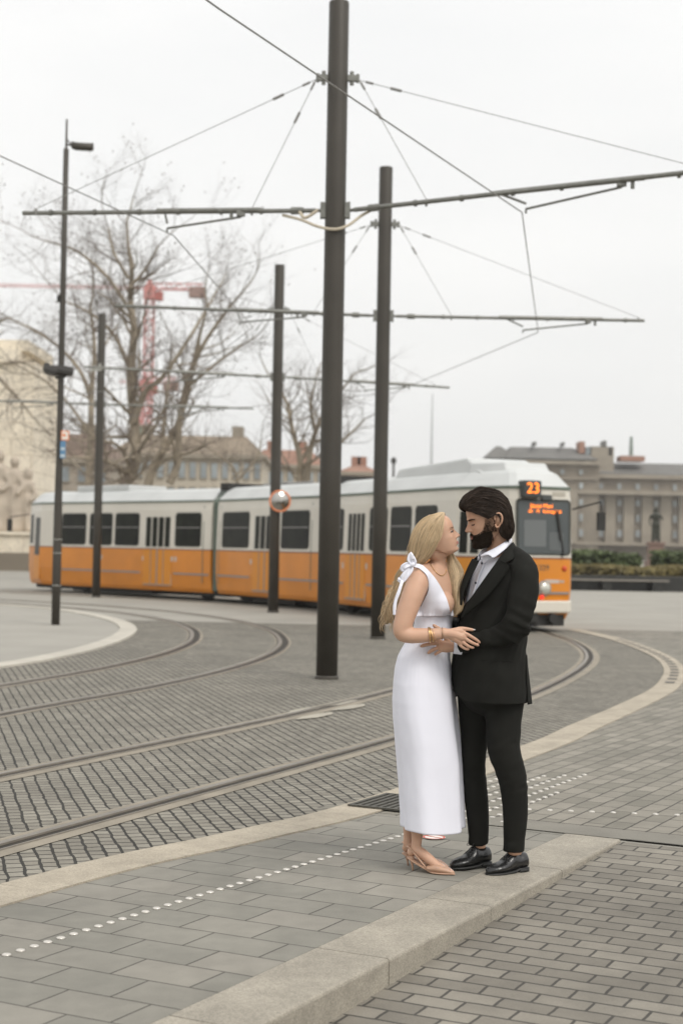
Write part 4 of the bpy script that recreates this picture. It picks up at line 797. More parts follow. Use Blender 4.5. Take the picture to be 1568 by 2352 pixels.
# --- bare trees
bark = mat('plane_bark', (.26, .22, .165), .85, var=.35, vscale=1.6, bump=.5, bscale=12); twm = mat('twig_brown', (.14, .11, .086), .9, var=.3, vscale=.8)
def tree(px, py_base, Y, limbs, label, seed, name='bare_tree', r0=.32, depth=5, dens=1.0, kinks=.22, tips=True, tsc=1.0, balls=0):
    """limbs: list of pixel polylines for the main limbs; smaller branches grow from them in all directions."""
    rg = random.Random(seed); c = P3(px, 1250, Y); base = Vector((c.x, Y, 0)); e = empty(name, tuple(base)); tag(e, label, 'tree', 'bare winter trees behind the tram')
    big, tw = MB(), MB(); k = Y/FPX
    def grow(p, d, L, r, lev):
        n = 4; pts = [p.copy()]; dd = d.normalized(); rr_ = [r]
        for i in range(n):
            dd = (dd+Vector((rg.gauss(0, kinks), rg.gauss(0, kinks), rg.gauss(.05, kinks*.8)))).normalized(); pts.append(pts[-1]+dd*L/n); rr_.append(r*(1-.6*(i+1)/n))
        (big if r > .035 else tw).tube(pts, rr_, n=6 if r > .035 else 3, caps=False)
        if lev <= 0: 
            if balls and rg.random() < balls: 
                q = pts[-1]; tw.ell(q+Vector((0, 0, -.04)), (.030, .030, .034), nu=4, nv=3)
            return
        m_ = rg.randint(2, 4) if lev > 1 else rg.randint(2, 3)
        for j in range(int(m_*dens+.5)+(1 if lev <= 2 else 0)):
            t = rg.uniform(.25, 1.0); i = min(n-1, int(t*n)); q = pts[i].lerp(pts[i+1], t*n-i); ax = Vector((rg.gauss(0, 1), rg.gauss(0, 1), rg.gauss(0, 1))).normalized()
            nd = (dd*.75+ax*.75+Vector((0, 0, .12))).normalized(); grow(q, nd, L*rg.uniform(.5, .8), rr_[i]*rg.uniform(.45, .65), lev-1)
        grow(pts[-1], dd, L*.65, rr_[-1], lev-1)
    for (pl_, ra, rb, zoff) in limbs:
        pts = [P3(x_, y_, Y)-base for x_, y_ in pl_]; n = len(pts)
        for i, p in enumerate(pts): p.y = zoff*k*(i/(n-1))*60+rg.gauss(0, .15)*(i > 0)
        P_ = [Vector(q) for q in spline(pts, 5)]; rs = [.85*ra+(rb-.85*ra)*i/(len(P_)-1) for i in range(len(P_))]; big.tube(P_, rs, n=10, caps=False)
        for i in range(3, len(P_)):
            for _ in range(1 if rg.random() < .62*dens else 2 if rg.random() < .2 else 0):
                a_ = rg.uniform(0, 2*PI); up = (P_[i]-P_[i-1]).normalized(); side = up.orthogonal().normalized(); side = Matrix.Rotation(a_, 3, up)@side
                if P_[i].z < 4.0 and rg.random() < .6: continue
                grow(P_[i], side*.9+up*.5, tsc*rg.uniform(1.4, 2.8)*(.6+.4*(1-i/len(P_))), rs[i]*.42, depth-2)
        grow(P_[-1], (P_[-1]-P_[-3]), tsc*1.9, rb, depth-1)
    big.build('trunk', bark, e, smooth=True); tw.build('crown', twm, e)
    return e
T1 = [([(290, 1300), (285, 1120), (312, 1060), (308, 980), (300, 860), (308, 760), (297, 690), (301, 620), (293, 560)], .34, .06, .2), ([(308, 970), (335, 900), (372, 870), (430, 790), (480, 700)], .17, .04, -.3), ([(297, 660), (330, 620), (360, 560)], .10, .03, .5), ([(300, 850), (262, 770), (210, 720), (150, 690)], .11, .03, .4), ([(303, 720), (250, 640), (180, 580), (110, 560)], .10, .03, -.4), ([(296, 640), (262, 580), (248, 520)], .08, .03, .1)]
tree(290, 1110, 60, T1, 'big bare plane tree with a pale mottled trunk, tallest tree behind the tram', 3, depth=5, dens=1.0, balls=.05)
T2 = [([(330, 1300), (338, 1110), (372, 1035), (400, 990), (430, 900), (450, 800), (470, 720)], .26, .05, .2), ([(390, 1110), (408, 1060), (412, 970), (432, 870), (470, 790), (520, 720), (555, 680)], .20, .04, -.3), ([(372, 1040), (378, 960), (385, 860), (392, 790)], .12, .03, .4), ([(430, 890), (480, 850), (540, 800), (590, 770)], .09, .03, .1)]
tree(360, 1110, 63, T2, 'bare tree with several slanting stems right of the mottled plane tree', 8, depth=5, dens=.72, balls=.03)
T3 = [([(205, 1300), (203, 1100), (210, 1000), (212, 900), (216, 800), (205, 700)], .24, .06, .2), ([(212, 930), (190, 860), (140, 800), (80, 760), (20, 730)], .12, .03, -.2), ([(214, 860), (240, 800), (270, 740)], .08, .03, .2), ([(208, 1000), (160, 930), (110, 880), (60, 850)], .09, .03, .3)]
tree(204, 1110, 70, T3, 'bare tree with a straight olive trunk just right of the left dark poles', 14, depth=5, dens=.8, tsc=1.05, balls=.06)
T4 = [([(690, 1300), (690, 1110), (688, 1050), (672, 990), (660, 930), (640, 890)], .20, .05, .2), ([(705, 1110), (712, 1040), (730, 980), (760, 920), (800, 880)], .17, .04, -.2), ([(690, 1060), (722, 1000), (712, 930), (720, 890)], .12, .04, .4), ([(740, 1100), (760, 1040), (800, 1000), (840, 960)], .10, .03, 0)]
tree(695, 1110, 66, T4, 'smaller dark bare tree behind the middle of the tram, beside the traffic mirror', 21, depth=4, dens=.8, tsc=.8)
T5 = [([(-40, 1300), (-45, 1000), (-30, 860), (30, 900), (80, 960)], .22, .04, -.3), ([(-42, 950), (-10, 850), (40, 830), (90, 850)], .12, .03, .2), ([(-45, 900), (-30, 780), (10, 730), (40, 740)], .12, .03, .2)]
tree(-40, 1110, 75, T5, 'bare tree mostly outside the left edge, its dark twigs hanging before the stone wall', 30, depth=4, dens=.85, balls=.1)
T6 = [([(560, 1300), (545, 1105), (520, 1060), (480, 1030), (440, 1000)], .11, .03, .1), ([(545, 1105), (590, 1050), (600, 1010)], .08, .03, .2), ([(530, 1100), (560, 1070), (520, 1040)], .06, .02, .4)]
tree(555, 1110, 80, T6, 'low bare tree with thin spreading branches behind the first tram joint', 41, depth=4, tsc=.7)
# low brown undergrowth behind the tram
br_ = mat('winter_scrub', (.20, .15, .09), .9, var=.35, vscale=.8)
a, b = P3(60, 1250, 95), P3(880, 1250, 95)
tag(leafmass('shrubs', a.x, b.x, 93, 97, 0, 3.6, 15000, .16, br_, .5), kind='stuff')

# ---- thin air haze over the square
hz = MB(); hz.box(-260, 330, -30, 400, -2.6, 60); ho = hz.build('haze'); ho['kind'] = 'stuff'
hm = bpy.data.materials.new('haze'); hm.use_nodes = True; ht_ = hm.node_tree; ht_.nodes.clear(); pv_ = ht_.nodes.new('ShaderNodeVolumePrincipled'); pv_.inputs['Color'].default_value = (.93, .93, .92, 1); pv_.inputs['Density'].default_value = .0004; pv_.inputs['Anisotropy'].default_value = .2
ou_ = ht_.nodes.new('ShaderNodeOutputMaterial'); ht_.links.new(pv_.outputs[0], ou_.inputs['Volume']); ho.data.materials.append(hm)
# ================================================================ PEOPLE: helpers
from mathutils import noise as mnoise
from mathutils.bvhtree import BVHTree
Y0 = 7.48
def Z1(x, y, dy=0): return at(846.7+.28*x, 1097.6+.28*y, Y0+dy)
def Z2(x, y, dy=0): return at(846.7+.28*x, 1536.6+.28*y, Y0+dy)
def Z7(x, y, dy=0): return at(1034.9+.16*x, 1097.6+.16*y, Y0+dy)
def Z8(x, y, dy=0): return at(878.1+.18*x, 1379.8+.18*y, Y0+dy)
def interp(tab, x):
    t = np.array(tab, float); return float(np.interp(x, t[:, 0], t[:, 1]))
def blob(parts, voxel=.006, it=4, fac=.5):      # union of closed shapes grown into one smooth surface
    mb = MB(); parts(mb); o = mesh_obj('tmp', mb.v, mb.f)
    md = o.modifiers.new('r', 'REMESH'); md.mode = 'VOXEL'; md.voxel_size = voxel
    if it: ms = o.modifiers.new('s', 'SMOOTH'); ms.iterations = it; ms.factor = fac
    bpy.context.view_layer.update(); dg = bpy.context.evaluated_depsgraph_get(); me = bpy.data.meshes.new_from_object(o.evaluated_get(dg)); bpy.data.objects.remove(o)
    n = len(me.vertices); v = np.empty(n*3); me.vertices.foreach_get('co', v); v = v.reshape(-1, 3)
    nr = np.array([tuple(q.normal) for q in me.vertices]) if n else v*0
    f = [tuple(p.vertices) for p in me.polygons]; bpy.data.meshes.remove(me); return v, f, nr
def fin(name, v, f, m, root=None, smooth=True, attr=None):
    """Link world-space geometry as an object, stored relative to its root."""
    v = np.asarray(v, float)
    if root is not None: v = v-np.array(root.location)
    o = mesh_obj(name, v, f, m, root, smooth)
    if attr is not None: a = o.data.attributes.new('lock', 'FLOAT', 'POINT'); a.data.foreach_set('value', list(attr))
    return o
def sub(name, mb, m, root, par=None, smooth=True):      # a part, or a sub-part of par
    v = np.array([tuple(p) for p in mb.v])-np.array(root.location); o = mesh_obj(name, v, mb.f, m, par or root, smooth)
    if mb.a and len(mb.a) == len(mb.v): a = o.data.attributes.new('lock', 'FLOAT', 'POINT'); a.data.foreach_set('value', mb.a)
    return o
def join(*vf):
    V, F, n = [], [], 0
    for v, f in vf: V.append(np.asarray(v)); F += [tuple(i+n for i in q) for q in f]; n += len(v)
    return np.vstack(V), F
def nz3(p, s, o=0): return mnoise.noise(Vector((p[0]*s+o, p[1]*s-o, p[2]*s+o*.5)))
# ---- head: stacked sections in its own frame (f forward, s to the side, u up, millimetres)
F0 = [(0, 46), (5, 66), (12, 77), (25, 79), (40, 83), (60, 86), (80, 86), (100, 85), (120, 88), (140, 91), (160, 90), (180, 83), (195, 72), (208, 54), (218, 30), (226, -8)]
B0 = [(0, 20), (15, 4), (30, -22), (45, -52), (60, -76), (80, -92), (100, -99), (125, -104), (150, -104), (170, -98), (190, -83), (205, -63), (218, -38), (226, -12)]
W0 = [(0, 18), (8, 34), (20, 47), (40, 58), (60, 65), (80, 70), (100, 73), (125, 76), (150, 76), (170, 72), (190, 61), (205, 46), (218, 26), (226, 2)]
NS = [(66, 0), (69, 6), (72, 19), (76, 26), (80, 27), (86, 24), (92, 20), (100, 14), (108, 8), (114, 4), (120, 2), (126, 0)]
NW = [(66, 13), (74, 12), (82, 10), (92, 7.5), (110, 6), (126, 8)]
class Head:
    def __init__(h, nose, fwd, up, sc, fem=False, lip=1.0):
        h.f = Vector(fwd).normalized(); u = Vector(up); h.u = (u-h.f*u.dot(h.f)).normalized(); h.s = h.f.cross(h.u)
        if h.s.y > 0: h.s = -h.s           # s points to the camera side
        h.sc = sc*.001; h.fem = fem; h.lip = lip
        h.o = Vector(nose)-h.f*113*h.sc-h.u*79*h.sc
    def P(h, f, s, u): return h.o+(h.f*f+h.s*s+h.u*u)*h.sc
    def face(h, fbase, s, u):
        g = lambda x, m, w: math.exp(-((x-m)/w)**2)
        a = abs(s); f = fbase; k = .85 if h.fem else 1
        f += interp(NS, u)*k*math.exp(-(s/interp(NW, u))**2)
        f += 4*g(a, 13, 5)*g(u, 75, 5)
        f += 5*g(u, 13, 11)*g(s, 0, 18)
        f += h.lip*(5*g(u, 41.5, 4.2)*g(s, 0, 17)+6*g(u, 52, 4.2)*g(s, 0, 18)-4.5*g(u, 46.8, 1.8)*g(s, 0, 22))-2.5*g(u, 31, 5)*g(s, 0, 20)
        f += -9*g(u, 111, 11)*g(a, 30, 15)+5.5*g(u, 108, 6)*g(a, 31, 11)
        f += (2 if h.fem else 4.5)*g(u, 127, 6)*g(a, 22, 26)
        f += 3.5*g(u, 86, 14)*g(a, 48, 14)
        return f
    def sec(h, t, u, off=0):      # t = 0 front, 90 deg = side
        F, B, W = interp(F0, u), interp(B0, u), interp(W0, u)
        if h.fem: W *= .97; F -= 1.5*math.exp(-((u-20)/18)**2)
        fc = -8 if u > 40 else -8+(40-u)*.9
        c, s = math.cos(t), math.sin(t); sd = W*math.copysign(abs(s)**.92, s)
        fb = fc+(F-fc)*abs(c)**.80 if c >= 0 else fc-(fc-B)*abs(c)**.9
        if c > 0: fb = h.face(fb, sd, u)
        r = Vector((fb-fc, sd)); 
        if off: r = r*(1+off/max(20, r.length))
        return fc+r.x, r.y
    def surf(h, s, u, off=0):
        W = interp(W0, u)*(.97 if h.fem else 1); t = math.asin(max(-1, min(1, math.copysign((abs(s)/W)**(1/.92), s)))); f, s2 = h.sec(t, u, off); return h.P(f, s2, u)
    def mesh(h):
        us = list(np.linspace(0, 130, 84))+list(np.linspace(133, 226, 30)); ts = []
        for i in range(128): q = i/128*2-1; ts.append(PI*math.copysign(abs(q)**1.5, q))
        v = [h.P(*(lambda fs: (fs[0], fs[1], u))(h.sec(t, u))) for u in us for t in ts]; n = len(ts)
        f = [(i*n+j, i*n+(j+1) % n, (i+1)*n+(j+1) % n, (i+1)*n+j) for i in range(len(us)-1) for j in range(n)]
        f += [tuple(range(n-1, -1, -1)), tuple(range((len(us)-1)*n, len(us)*n))]; return np.array([tuple(p) for p in v]), f
    def ear(h, mb, sg, tilt=8):      # rim, bowl, lobe
        q = lambda df, ds, du: h.P(-24+df*math.cos(R(tilt))-du*math.sin(R(tilt)), sg*(77+ds*1.1), 100+du*math.cos(R(tilt))+df*math.sin(R(tilt)))
        rim = [(8, 2, 2), (11, 4, 14), (6, 8, 26), (-6, 11, 31), (-17, 13, 24), (-21, 13, 8), (-18, 11, -8), (-11, 7, -22), (-2, 3, -31), (6, 1, -28), (9, 1, -16)]
        mb.tube(spline([q(*p) for p in rim], 5), [.0046*h.sc*1000]*51, n=8)
        rings_ = []
        for k in range(5):
            t = k/4; rings_.append([q((-5+(df+5)*t), (-1+(ds+1)*t*t-2*(1-t)), (0+du*t)) for df, ds, du in rim])
        mb.rings(rings_[::-1], capb=True, capa=False)
        mb.rings([[q(-5+(df+5)*.98, ds, du*.98) for df, ds, du in rim], [q(-5+(df+5)*.7, -8, du*.7) for df, ds, du in rim]])
        mb.tube([q(-8, 3, 18), q(-13, 6, 4), q(-8, 3, -12), q(2, 1, -16)], [.003, .0035, .0035, .003], n=6)
def ring_pt(c, a, b, f, l, th, z=0, p=1.0):
    ct, st = math.cos(th), math.sin(th); return c+f*(a*math.copysign(abs(ct)**p, ct))+l*(b*math.copysign(abs(st)**p, st))+Vector((0, 0, z))
def cloth_grid(name, fn, nu, nv, m, root, par=None, thick=.004, closed=False):
    v = [fn(i/(nu-1), j/(nv-1)) for j in range(nv) for i in range(nu)]
    f = [(j*nu+i, j*nu+(i+1), (j+1)*nu+i+1, (j+1)*nu+i) for j in range(nv-1) for i in range(nu-1)]
    o = fin(name, [tuple(p) for p in v], f, m, None); o.data.transform(Matrix.Translation(-root.location)); o.parent = par or root
    if thick: s_ = o.modifiers.new('thick', 'SOLIDIFY'); s_.thickness = thick; s_.offset = 0
    return o
def finger(mb, pts, r0, r1): 
    P_ = spline(pts, 4); n = len(P_); rs = [r0+(r1-r0)*i/(n-1) for i in range(n)]; rs[-1] *= .72
    mb.tube([Vector(p) for p in P_], rs, n=10); mb.ell(P_[-1], (rs[-1],)*3, nu=8, nv=6)
def shoe_loft(mb, heel, dirv, L, wt, ht, zt, n=20, k=26, z0=.0, w_s=1.0):
    """heel point on the ground, direction, length; wt half width, ht top height, zt underside height along 0..1"""
    d = Vector((dirv[0], dirv[1], 0)).normalized(); s = Vector((-d.y, d.x, 0)); rs = []
    for i in range(k):
        t = i/(k-1); w_, h_, b_ = interp(wt, t)*w_s, interp(ht, t), interp(zt, t); c = Vector(heel)+d*(L*t); ring = []
        for j in range(n):
            a = 2*PI*j/n; ca, sa = math.cos(a), math.sin(a); y = w_*math.copysign(abs(ca)**.8, ca); zz = (b_+h_)/2+(h_-b_)/2*math.copysign(abs(sa)**(.8 if sa < 0 else 1.15), sa); yy = y*(1 if sa < 0 else 1-.25*sa*sa); ring.append(c+s*yy+Vector((0, 0, z0+zz)))
        rs.append(ring)
    mb.rings(rs); return rs
skinW = mat('skin_fair', (.56, .345, .24), .46, var=.05, vscale=14, bump=.10, bscale=260, spec=.35, sss=.12)
skinM = mat('skin_tan', (.49, .295, .20), .52, var=.07, vscale=16, bump=.12, bscale=260, spec=.35, sss=.10)
lipW = mat('lip_rose', (.46, .175, .15), .4); lipM = mat('lip_pink', (.36, .15, .12), .5)
suit = mat('black_wool', (.0115, .0115, .0095), .85, var=.12, vscale=7, bump=.12, bscale=480, spec=.18)
shirt_m = mat('white_cotton', (.72, .73, .80), .8, bump=.15, bscale=300)
dress_m = mat('white_linen', (.76, .765, .84), .85, bump=.07, bscale=500)
dark_hair = mat('dark_brown_hair', (.027, .0175, .012), .58, attr='lock', spec=.22); blond = mat('blond_hair', (.49, .365, .22), .45, attr='lock', spec=.5)
lash = mat('lash_dark', (.03, .02, .015), .7); eyew = mat('eye_white', (.65, .62, .58), .3); iris = mat('eye_iris', (.06, .07, .07), .2)
gold = mat('gold', (.78, .52, .26), .28, 1.0); leather = mat('black_leather', (.012, .012, .012), .26, spec=.6, bump=.12, bscale=90); solem = mat('black_rubber', (.012, .012, .011), .55)
nude = mat('nude_leather', (.47, .29, .195), .42); beadm = mat('bead_rose', (.80, .62, .56), .12, .5); btn = mat('navy_button', (.012, .014, .03), .3)
# ================================================================ THE MAN
man_o = Vector((*gr(1168, 1985), 0))
YC = 28; fm = Vector((-math.cos(R(YC)), -math.sin(R(YC)), 0)); lm = Vector((math.sin(R(YC)), -math.cos(R(YC)), 0))
hp = R(-13); hy = R(6)
hf = Vector((-math.cos(hp)*math.cos(hy), -math.cos(hp)*math.sin(hy), math.sin(hp))); HM = Head(Z7(203, 768, -.03), hf, (0, 0, 1), 1.06)
parts_v, parts_f = HM.mesh()
MZ = lambda y1: Z1(1000, y1).z
def man_body(mb):
    # neck, trunk, arms and legs under the clothes
    mb.tube([HM.P(-30, 0, 55), HM.P(-36, 0, 18), Z1(1058, 590, -.0), Z1(1085, 690, .01)], [.056, .054, .056, .070], n=16, flat=1.0)
    for (y, cx, a, b) in MT[1:]: pass
    rs = [[ring_pt(Z1(cx, y, .02), a*.80, b*.80, fm, lm, 2*PI*i/24) for i in range(24)] for y, cx, a, b in MT if 640 < y < 1600]
    mb.rings(rs)
    nl = [(Z2(1115, 240, -.04), .075), (Z2(1105, 600, -.06), .055), (Z2(1155, 850, -.06), .048), (Z2(1198, 1150, -.06), .046), (Z2(1190, 1430, -.055), .034), (Z2(1200, 1520, -.05), .036)]; mb.tube([p for p, _ in nl], [r for _, r in nl], n=14)
    fl = [(Z2(900, 240, .06), .06), (Z2(865, 600, .085), .042), (Z2(860, 830, .09), .040), (Z2(893, 1150, .09), .044), (Z2(897, 1400, .09), .033), (Z2(905, 1470, .09), .035)]; mb.tube([p for p, _ in fl], [r for _, r in fl], n=14)
    mb.tube([p for p, _ in SLV], [r*.68 for _, r in SLV], n=12)
    mb.tube([p for p, _ in SLV2], [r*.68 for _, r in SLV2], n=12)
MT = [(560, 1060, .055, .060), (640, 1078, .080, .105), (680, 1082, .100, .165), (730, 1080, .116, .205), (800, 1070, .128, .215), (880, 1056, .136, .208), (950, 1045, .142, .200), (1100, 1020, .150, .190), (1250, 1000, .154, .188), (1400, 986, .156, .192), (1550, 982, .160, .198), (1700, 984, .163, .204), (1828, 986, .166, .208)]
SLV = [(Z1(1240, 745, -.13), .060), (Z1(1268, 800, -.155), .070), (Z1(1272, 900, -.175), .070), (Z1(1255, 1020, -.195), .068), (Z1(1225, 1140, -.205), .066), (Z1(1190, 1240, -.200), .064), (Z1(1120, 1288, -.178), .059), (Z1(1010, 1312, -.148), .052), (Z1(900, 1335, -.122), .045), (Z1(800, 1358, -.108), .040), (Z1(735, 1376, -.102), .036)]
SLV2 = [(Z1(975, 740, .17), .060), (Z1(960, 850, .20), .066), (Z1(930, 1000, .23), .062), (Z1(880, 1150, .25), .058), (Z1(780, 1230, .25), .050), (Z1(650, 1240, .20), .042), (Z1(560, 1240, .17), .036)]
vb, fb_, _ = blob(man_body, .009, 4)
def man_hand(mb):
    D = -.105      # back of the hand towards the camera, palm on her waist
    mb.tube([Z8(980, 600, D), Z8(900, 592, D-.003), Z8(830, 585, D-.008), Z8(760, 590, D-.010), Z8(720, 592, D-.008)], [.021, .022, .024, .025, .020], n=12, flat=1.0, side=(0, 0, 1))
    mb.tube([Z8(900, 570, D), Z8(800, 560, D-.008), Z8(740, 545, D-.006)], [.016, .019, .015], n=10); mb.tube([Z8(900, 615, D), Z8(810, 618, D-.006), Z8(740, 618, D-.006)], [.014, .017, .013], n=10)
    finger(mb, [Z8(750, 522, D-.006), Z8(650, 500, D-.004), Z8(570, 495, D+.0), Z8(505, 500, D+.004)], .0098, .0078)
    finger(mb, [Z8(745, 550, D-.010), Z8(650, 545, D-.010), Z8(560, 560, D-.006), Z8(490, 582, D-.002)], .0102, .0080)
    finger(mb, [Z8(745, 590, D-.012), Z8(680, 610, D-.014), Z8(620, 640, D-.010), Z8(580, 668, D-.005)], .0098, .0076)
    finger(mb, [Z8(770, 622, D-.008), Z8(725, 650, D-.010), Z8(690, 672, D-.004), Z8(668, 690, D+.004)], .0086, .0066)
    finger(mb, [Z8(850, 545, D-.004), Z8(790, 450, D-.006), Z8(725, 365, D-.010), Z8(680, 335, D-.012), Z8(650, 312, D-.010)], .0125, .0085)
vh, fh_, _ = blob(man_hand, .0026, 3)
def man_hand2(mb):
    for k, (x, y) in enumerate(((470, 1215), (455, 1240), (460, 1265), (475, 1288))): finger(mb, [Z1(545, 1225+k*16, .165), Z1(505, y, .155), Z1(x, y, .13)], .010, .0075)
    mb.tube([Z1(600, 1240, .175), Z1(570, 1242, .17), Z1(540, 1248, .165)], [.026, .03, .024], n=10); finger(mb, [Z1(590, 1220, .17), Z1(560, 1180, .165), Z1(540, 1160, .155)], .011, .008)
vh2, fh2, _ = blob(man_hand2, .004, 2)
em = MB(); HM.ear(em, 1); HM.ear(em, -1)
V, F = join((parts_v, parts_f), (vb, fb_), (vh, fh_), (vh2, fh2), (np.array([tuple(p) for p in em.v]), em.f))
man = fin('person', V-np.array(man_o), F, skinM); man.location = man_o
tag(man, 'bearded dark haired man in a black suit and white shirt, looking down at the woman', 'person', 'couple embracing beside the tram tracks')
# face details
mb = MB()
mb.tube([HM.surf(s, 52-abs(s)*.12, 1.5) for s in np.linspace(-20, 20, 9)], [.001, .0035, .0042, .0045, .004, .0045, .0042, .0035, .001], n=6); mb.tube([HM.surf(s, 40+abs(s)*.2, 2) for s in np.linspace(-19, 19, 9)], [.001, .004, .0052, .0055, .0055, .0055, .0052, .004, .001], n=6); sub('lips', mb, lipM, man)
for sg in (1, -1):
    mb = MB(); mb.tube([HM.surf(sg*s, u, 1.6) for s, u in ((19, 104), (25, 101.5), (32, 100.5), (39, 101.5), (45, 104))], [.0008, .0015, .0018, .0016, .0008], n=5)
    for k in range(9): s = 22+k*2.6; a = HM.surf(sg*s, 101, 1.6); mb.tube([a, a+(HM.f*.005-HM.u*.0045)], [.0006, .0002], n=3)
    sub('eyelash', mb, lash, man)
    mb = MB()
    for k in range(130): s = 11+rng.random()*42; u = 121.5+3.5*math.sin((s-11)/42*2.4)+rng.normal()*1.4; a = HM.surf(sg*s, u, .6); mb.tube([a, a+(HM.f*.0012+HM.s*sg*.006+HM.u*rng.uniform(-.001, .0015))], [.0013, .0004], n=3)
    sub('eyebrow', mb, lash, man)
# ---- beard: close base plus short hairs
def beard_in(t, u):      # t angle from the front
    a = abs(t); f, s = HM.sec(a, u); 
    if abs(s) > 16 and u < 75 or abs(s) <= 16: pass
    top = interp([(0, 66), (8, 65), (17, 61), (25, 56), (34, 54), (45, 56), (56, 64), (62, 72), (66, 84), (70, 104), (73, 122), (90, 124)], abs(s))
    lim = -14 if u > 55 else (4 if u > 20 else 12)
    if f < lim or u > top: return False
    if abs(s) < 19 and 36 < u < 55+(-.0)*abs(s): return False
    return True
mb = MB(); us = np.linspace(0.5, 118, 80); ts = np.linspace(-R(112), R(112), 150); idx = {}
V_ = []; keep = []
for i, u in enumerate(us):
    for j, t in enumerate(ts):
        ed = 1.0; off = interp([(0, 10), (15, 10), (30, 7), (55, 4), (80, 2.2), (118, 1.2)], u)*(1 if abs(t) < 1.0 else max(.45, 1.6-.6*abs(t))); f, s = HM.sec(t, u, off+rng.normal()*.5); uu = u-(8*(1-u/40) if u < 40 else 0); V_.append(HM.P(f+(3 if u < 30 and abs(t) < .5 else 0), s, uu)); keep.append(beard_in(t, u) and u < 58 and (abs(s) < 22 or beard_in(t, u+7)))
n_ = len(ts); fs_ = [(i*n_+j, i*n_+j+1, (i+1)*n_+j+1, (i+1)*n_+j) for i in range(len(us)-1) for j in range(n_-1) if keep[i*n_+j] and keep[i*n_+j+1] and keep[(i+1)*n_+j+1] and keep[(i+1)*n_+j]]
mb.add(V_, fs_, .25); mb.a = list(.3+.15*rng.random(len(V_)))
mb.tube([HM.P(*(lambda q: (q[0]+1, q[1], 3-6))(HM.sec(t, 3, 4))) for t in np.linspace(-1.2, 1.2, 13)], .010, n=8, attr=.2)
c_ = 0
while c_ < 5200:
    u = rng.uniform(0, 118); t = rng.uniform(-R(112), R(112))
    if rng.random() < max(0, (u-90)/70): continue
    if not beard_in(t, u) or (abs(t) > .5 and not beard_in(t, u+10) and rng.random() < .3): continue
    f, s = HM.sec(t, u, 2); L = interp([(0, 15), (30, 13), (65, 8), (118, 4)], u)*.001*HM.sc*1000; p = HM.P(f, s, u-(4 if u < 15 else 0)); out = (p-HM.P(-8, 0, u)).normalized(); d = (out*.55-HM.u*.85+HM.f*.1+Vector(rng.normal(size=3))*.22).normalized()
    mb.tube([p, p+(out*.5+d*.5)*L*.5, p+d*L+out*L*.12], [.0008, .0006, .0002], n=3, attr=rng.random()); c_ += 1
sub('beard', mb, mat('brown_beard', (.034, .023, .015), .65, attr='lock', spec=.2), man)
# ---- hair, combed up and back, longer at the nape
Mid = [(150, 455), (128, 400), (150, 335), (225, 245), (325, 185), (440, 140), (560, 165), (680, 205), (765, 275), (825, 370), (855, 480), (875, 590), (890, 690), (885, 770), (850, 845), (800, 872)]
Low = [(205, 478), (225, 486), (255, 492), (300, 512), (350, 532), (400, 550), (445, 572), (480, 592), (530, 560), (590, 535), (640, 565), (662, 630), (655, 700), (645, 770), (670, 830), (720, 862)]
Wd = [40, 52, 60, 66, 72, 76, 78, 78, 77, 76, 75, 74, 72, 70, 64, 56]
MidS, LowS = spline(Mid, 6), spline(Low, 6); WdS = np.interp(np.linspace(0, 15, len(MidS)), range(16), Wd); nT = len(MidS)
def hair_pt(t, v, off=0.0):
    x = min(max(t, 0), 1)*(nT-1); i = min(int(x), nT-2); fr = x-i; M_ = MidS[i]*(1-fr)+MidS[i+1]*fr; L_2 = LowS[i]*(1-fr)+LowS[i+1]*fr; W_ = (WdS[i]*(1-fr)+WdS[i+1]*fr)*.001*1.04
    a = abs(v)*PI/2; k = 1-math.cos(a); q = M_*(1-k)+L_2*k; c = (M_+L_2)/2; 
    if off: dv = q-np.array([520, 520]); q = q+dv/np.linalg.norm(dv)*off*3000*(1-.5*abs(v))
    p = Z7(q[0], q[1], -.03); return p+HM.s*math.copysign(1, v)*(W_+off*.8)*math.sin(a)
mb = MB(); nu_, nv_ = 60, 41
mb.add([hair_pt(i/(nu_-1), -1+2*j/(nv_-1), -.003+.0015*math.sin(j*2.1+i*.25)) for i in range(nu_) for j in range(nv_)], [(i*nv_+j, (i+1)*nv_+j, (i+1)*nv_+j+1, i*nv_+j+1) for i in range(nu_-1) for j in range(nv_-1)], .15)
for k in range(2300):
    v0 = rng.uniform(-1, 1); t0 = rng.uniform(-.05, .85) if k > 250 else rng.uniform(-.02, .2); ln = rng.uniform(.10, .26); ph = rng.uniform(0, 6.28); cl = rng.normal()*.03; lift = abs(rng.normal())*.0022; pts = []
    for j in range(7):
        s_ = j/6; t = t0+ln*s_; pts.append(hair_pt(t, max(-1, min(1, v0+cl*s_*2+.02*math.sin(ph+s_*5))), .0005+lift*math.sin(s_*2.6)+(.0035*(s_**2) if t > .8 else 0)+.0012*math.sin(ph+t*26)))
    r_ = rng.uniform(.0008, .0018); mb.tube(pts, [r_*.5, r_, r_*1.1, r_, r_*.85, r_*.6, r_*.15], n=4, attr=float(np.clip(rng.normal(.42, .3), 0, 1)))
for k in range(320):      # fuller tufts that break up the outline
    v0 = rng.normal()*.35; t0 = rng.uniform(.06, .8); ln = rng.uniform(.08, .16); up_ = rng.uniform(.002, .0085); cl = rng.normal()*.05; pts = [hair_pt(t0+ln*j/5, max(-1, min(1, v0+cl*j/5)), up_*math.sin(j/5*2.3)) for j in range(6)]
    mb.tube(pts, [.0010, .0022, .0026, .0022, .0014, .0003], n=4, flat=1.0, attr=float(np.clip(rng.normal(.6, .25), 0, 1)))
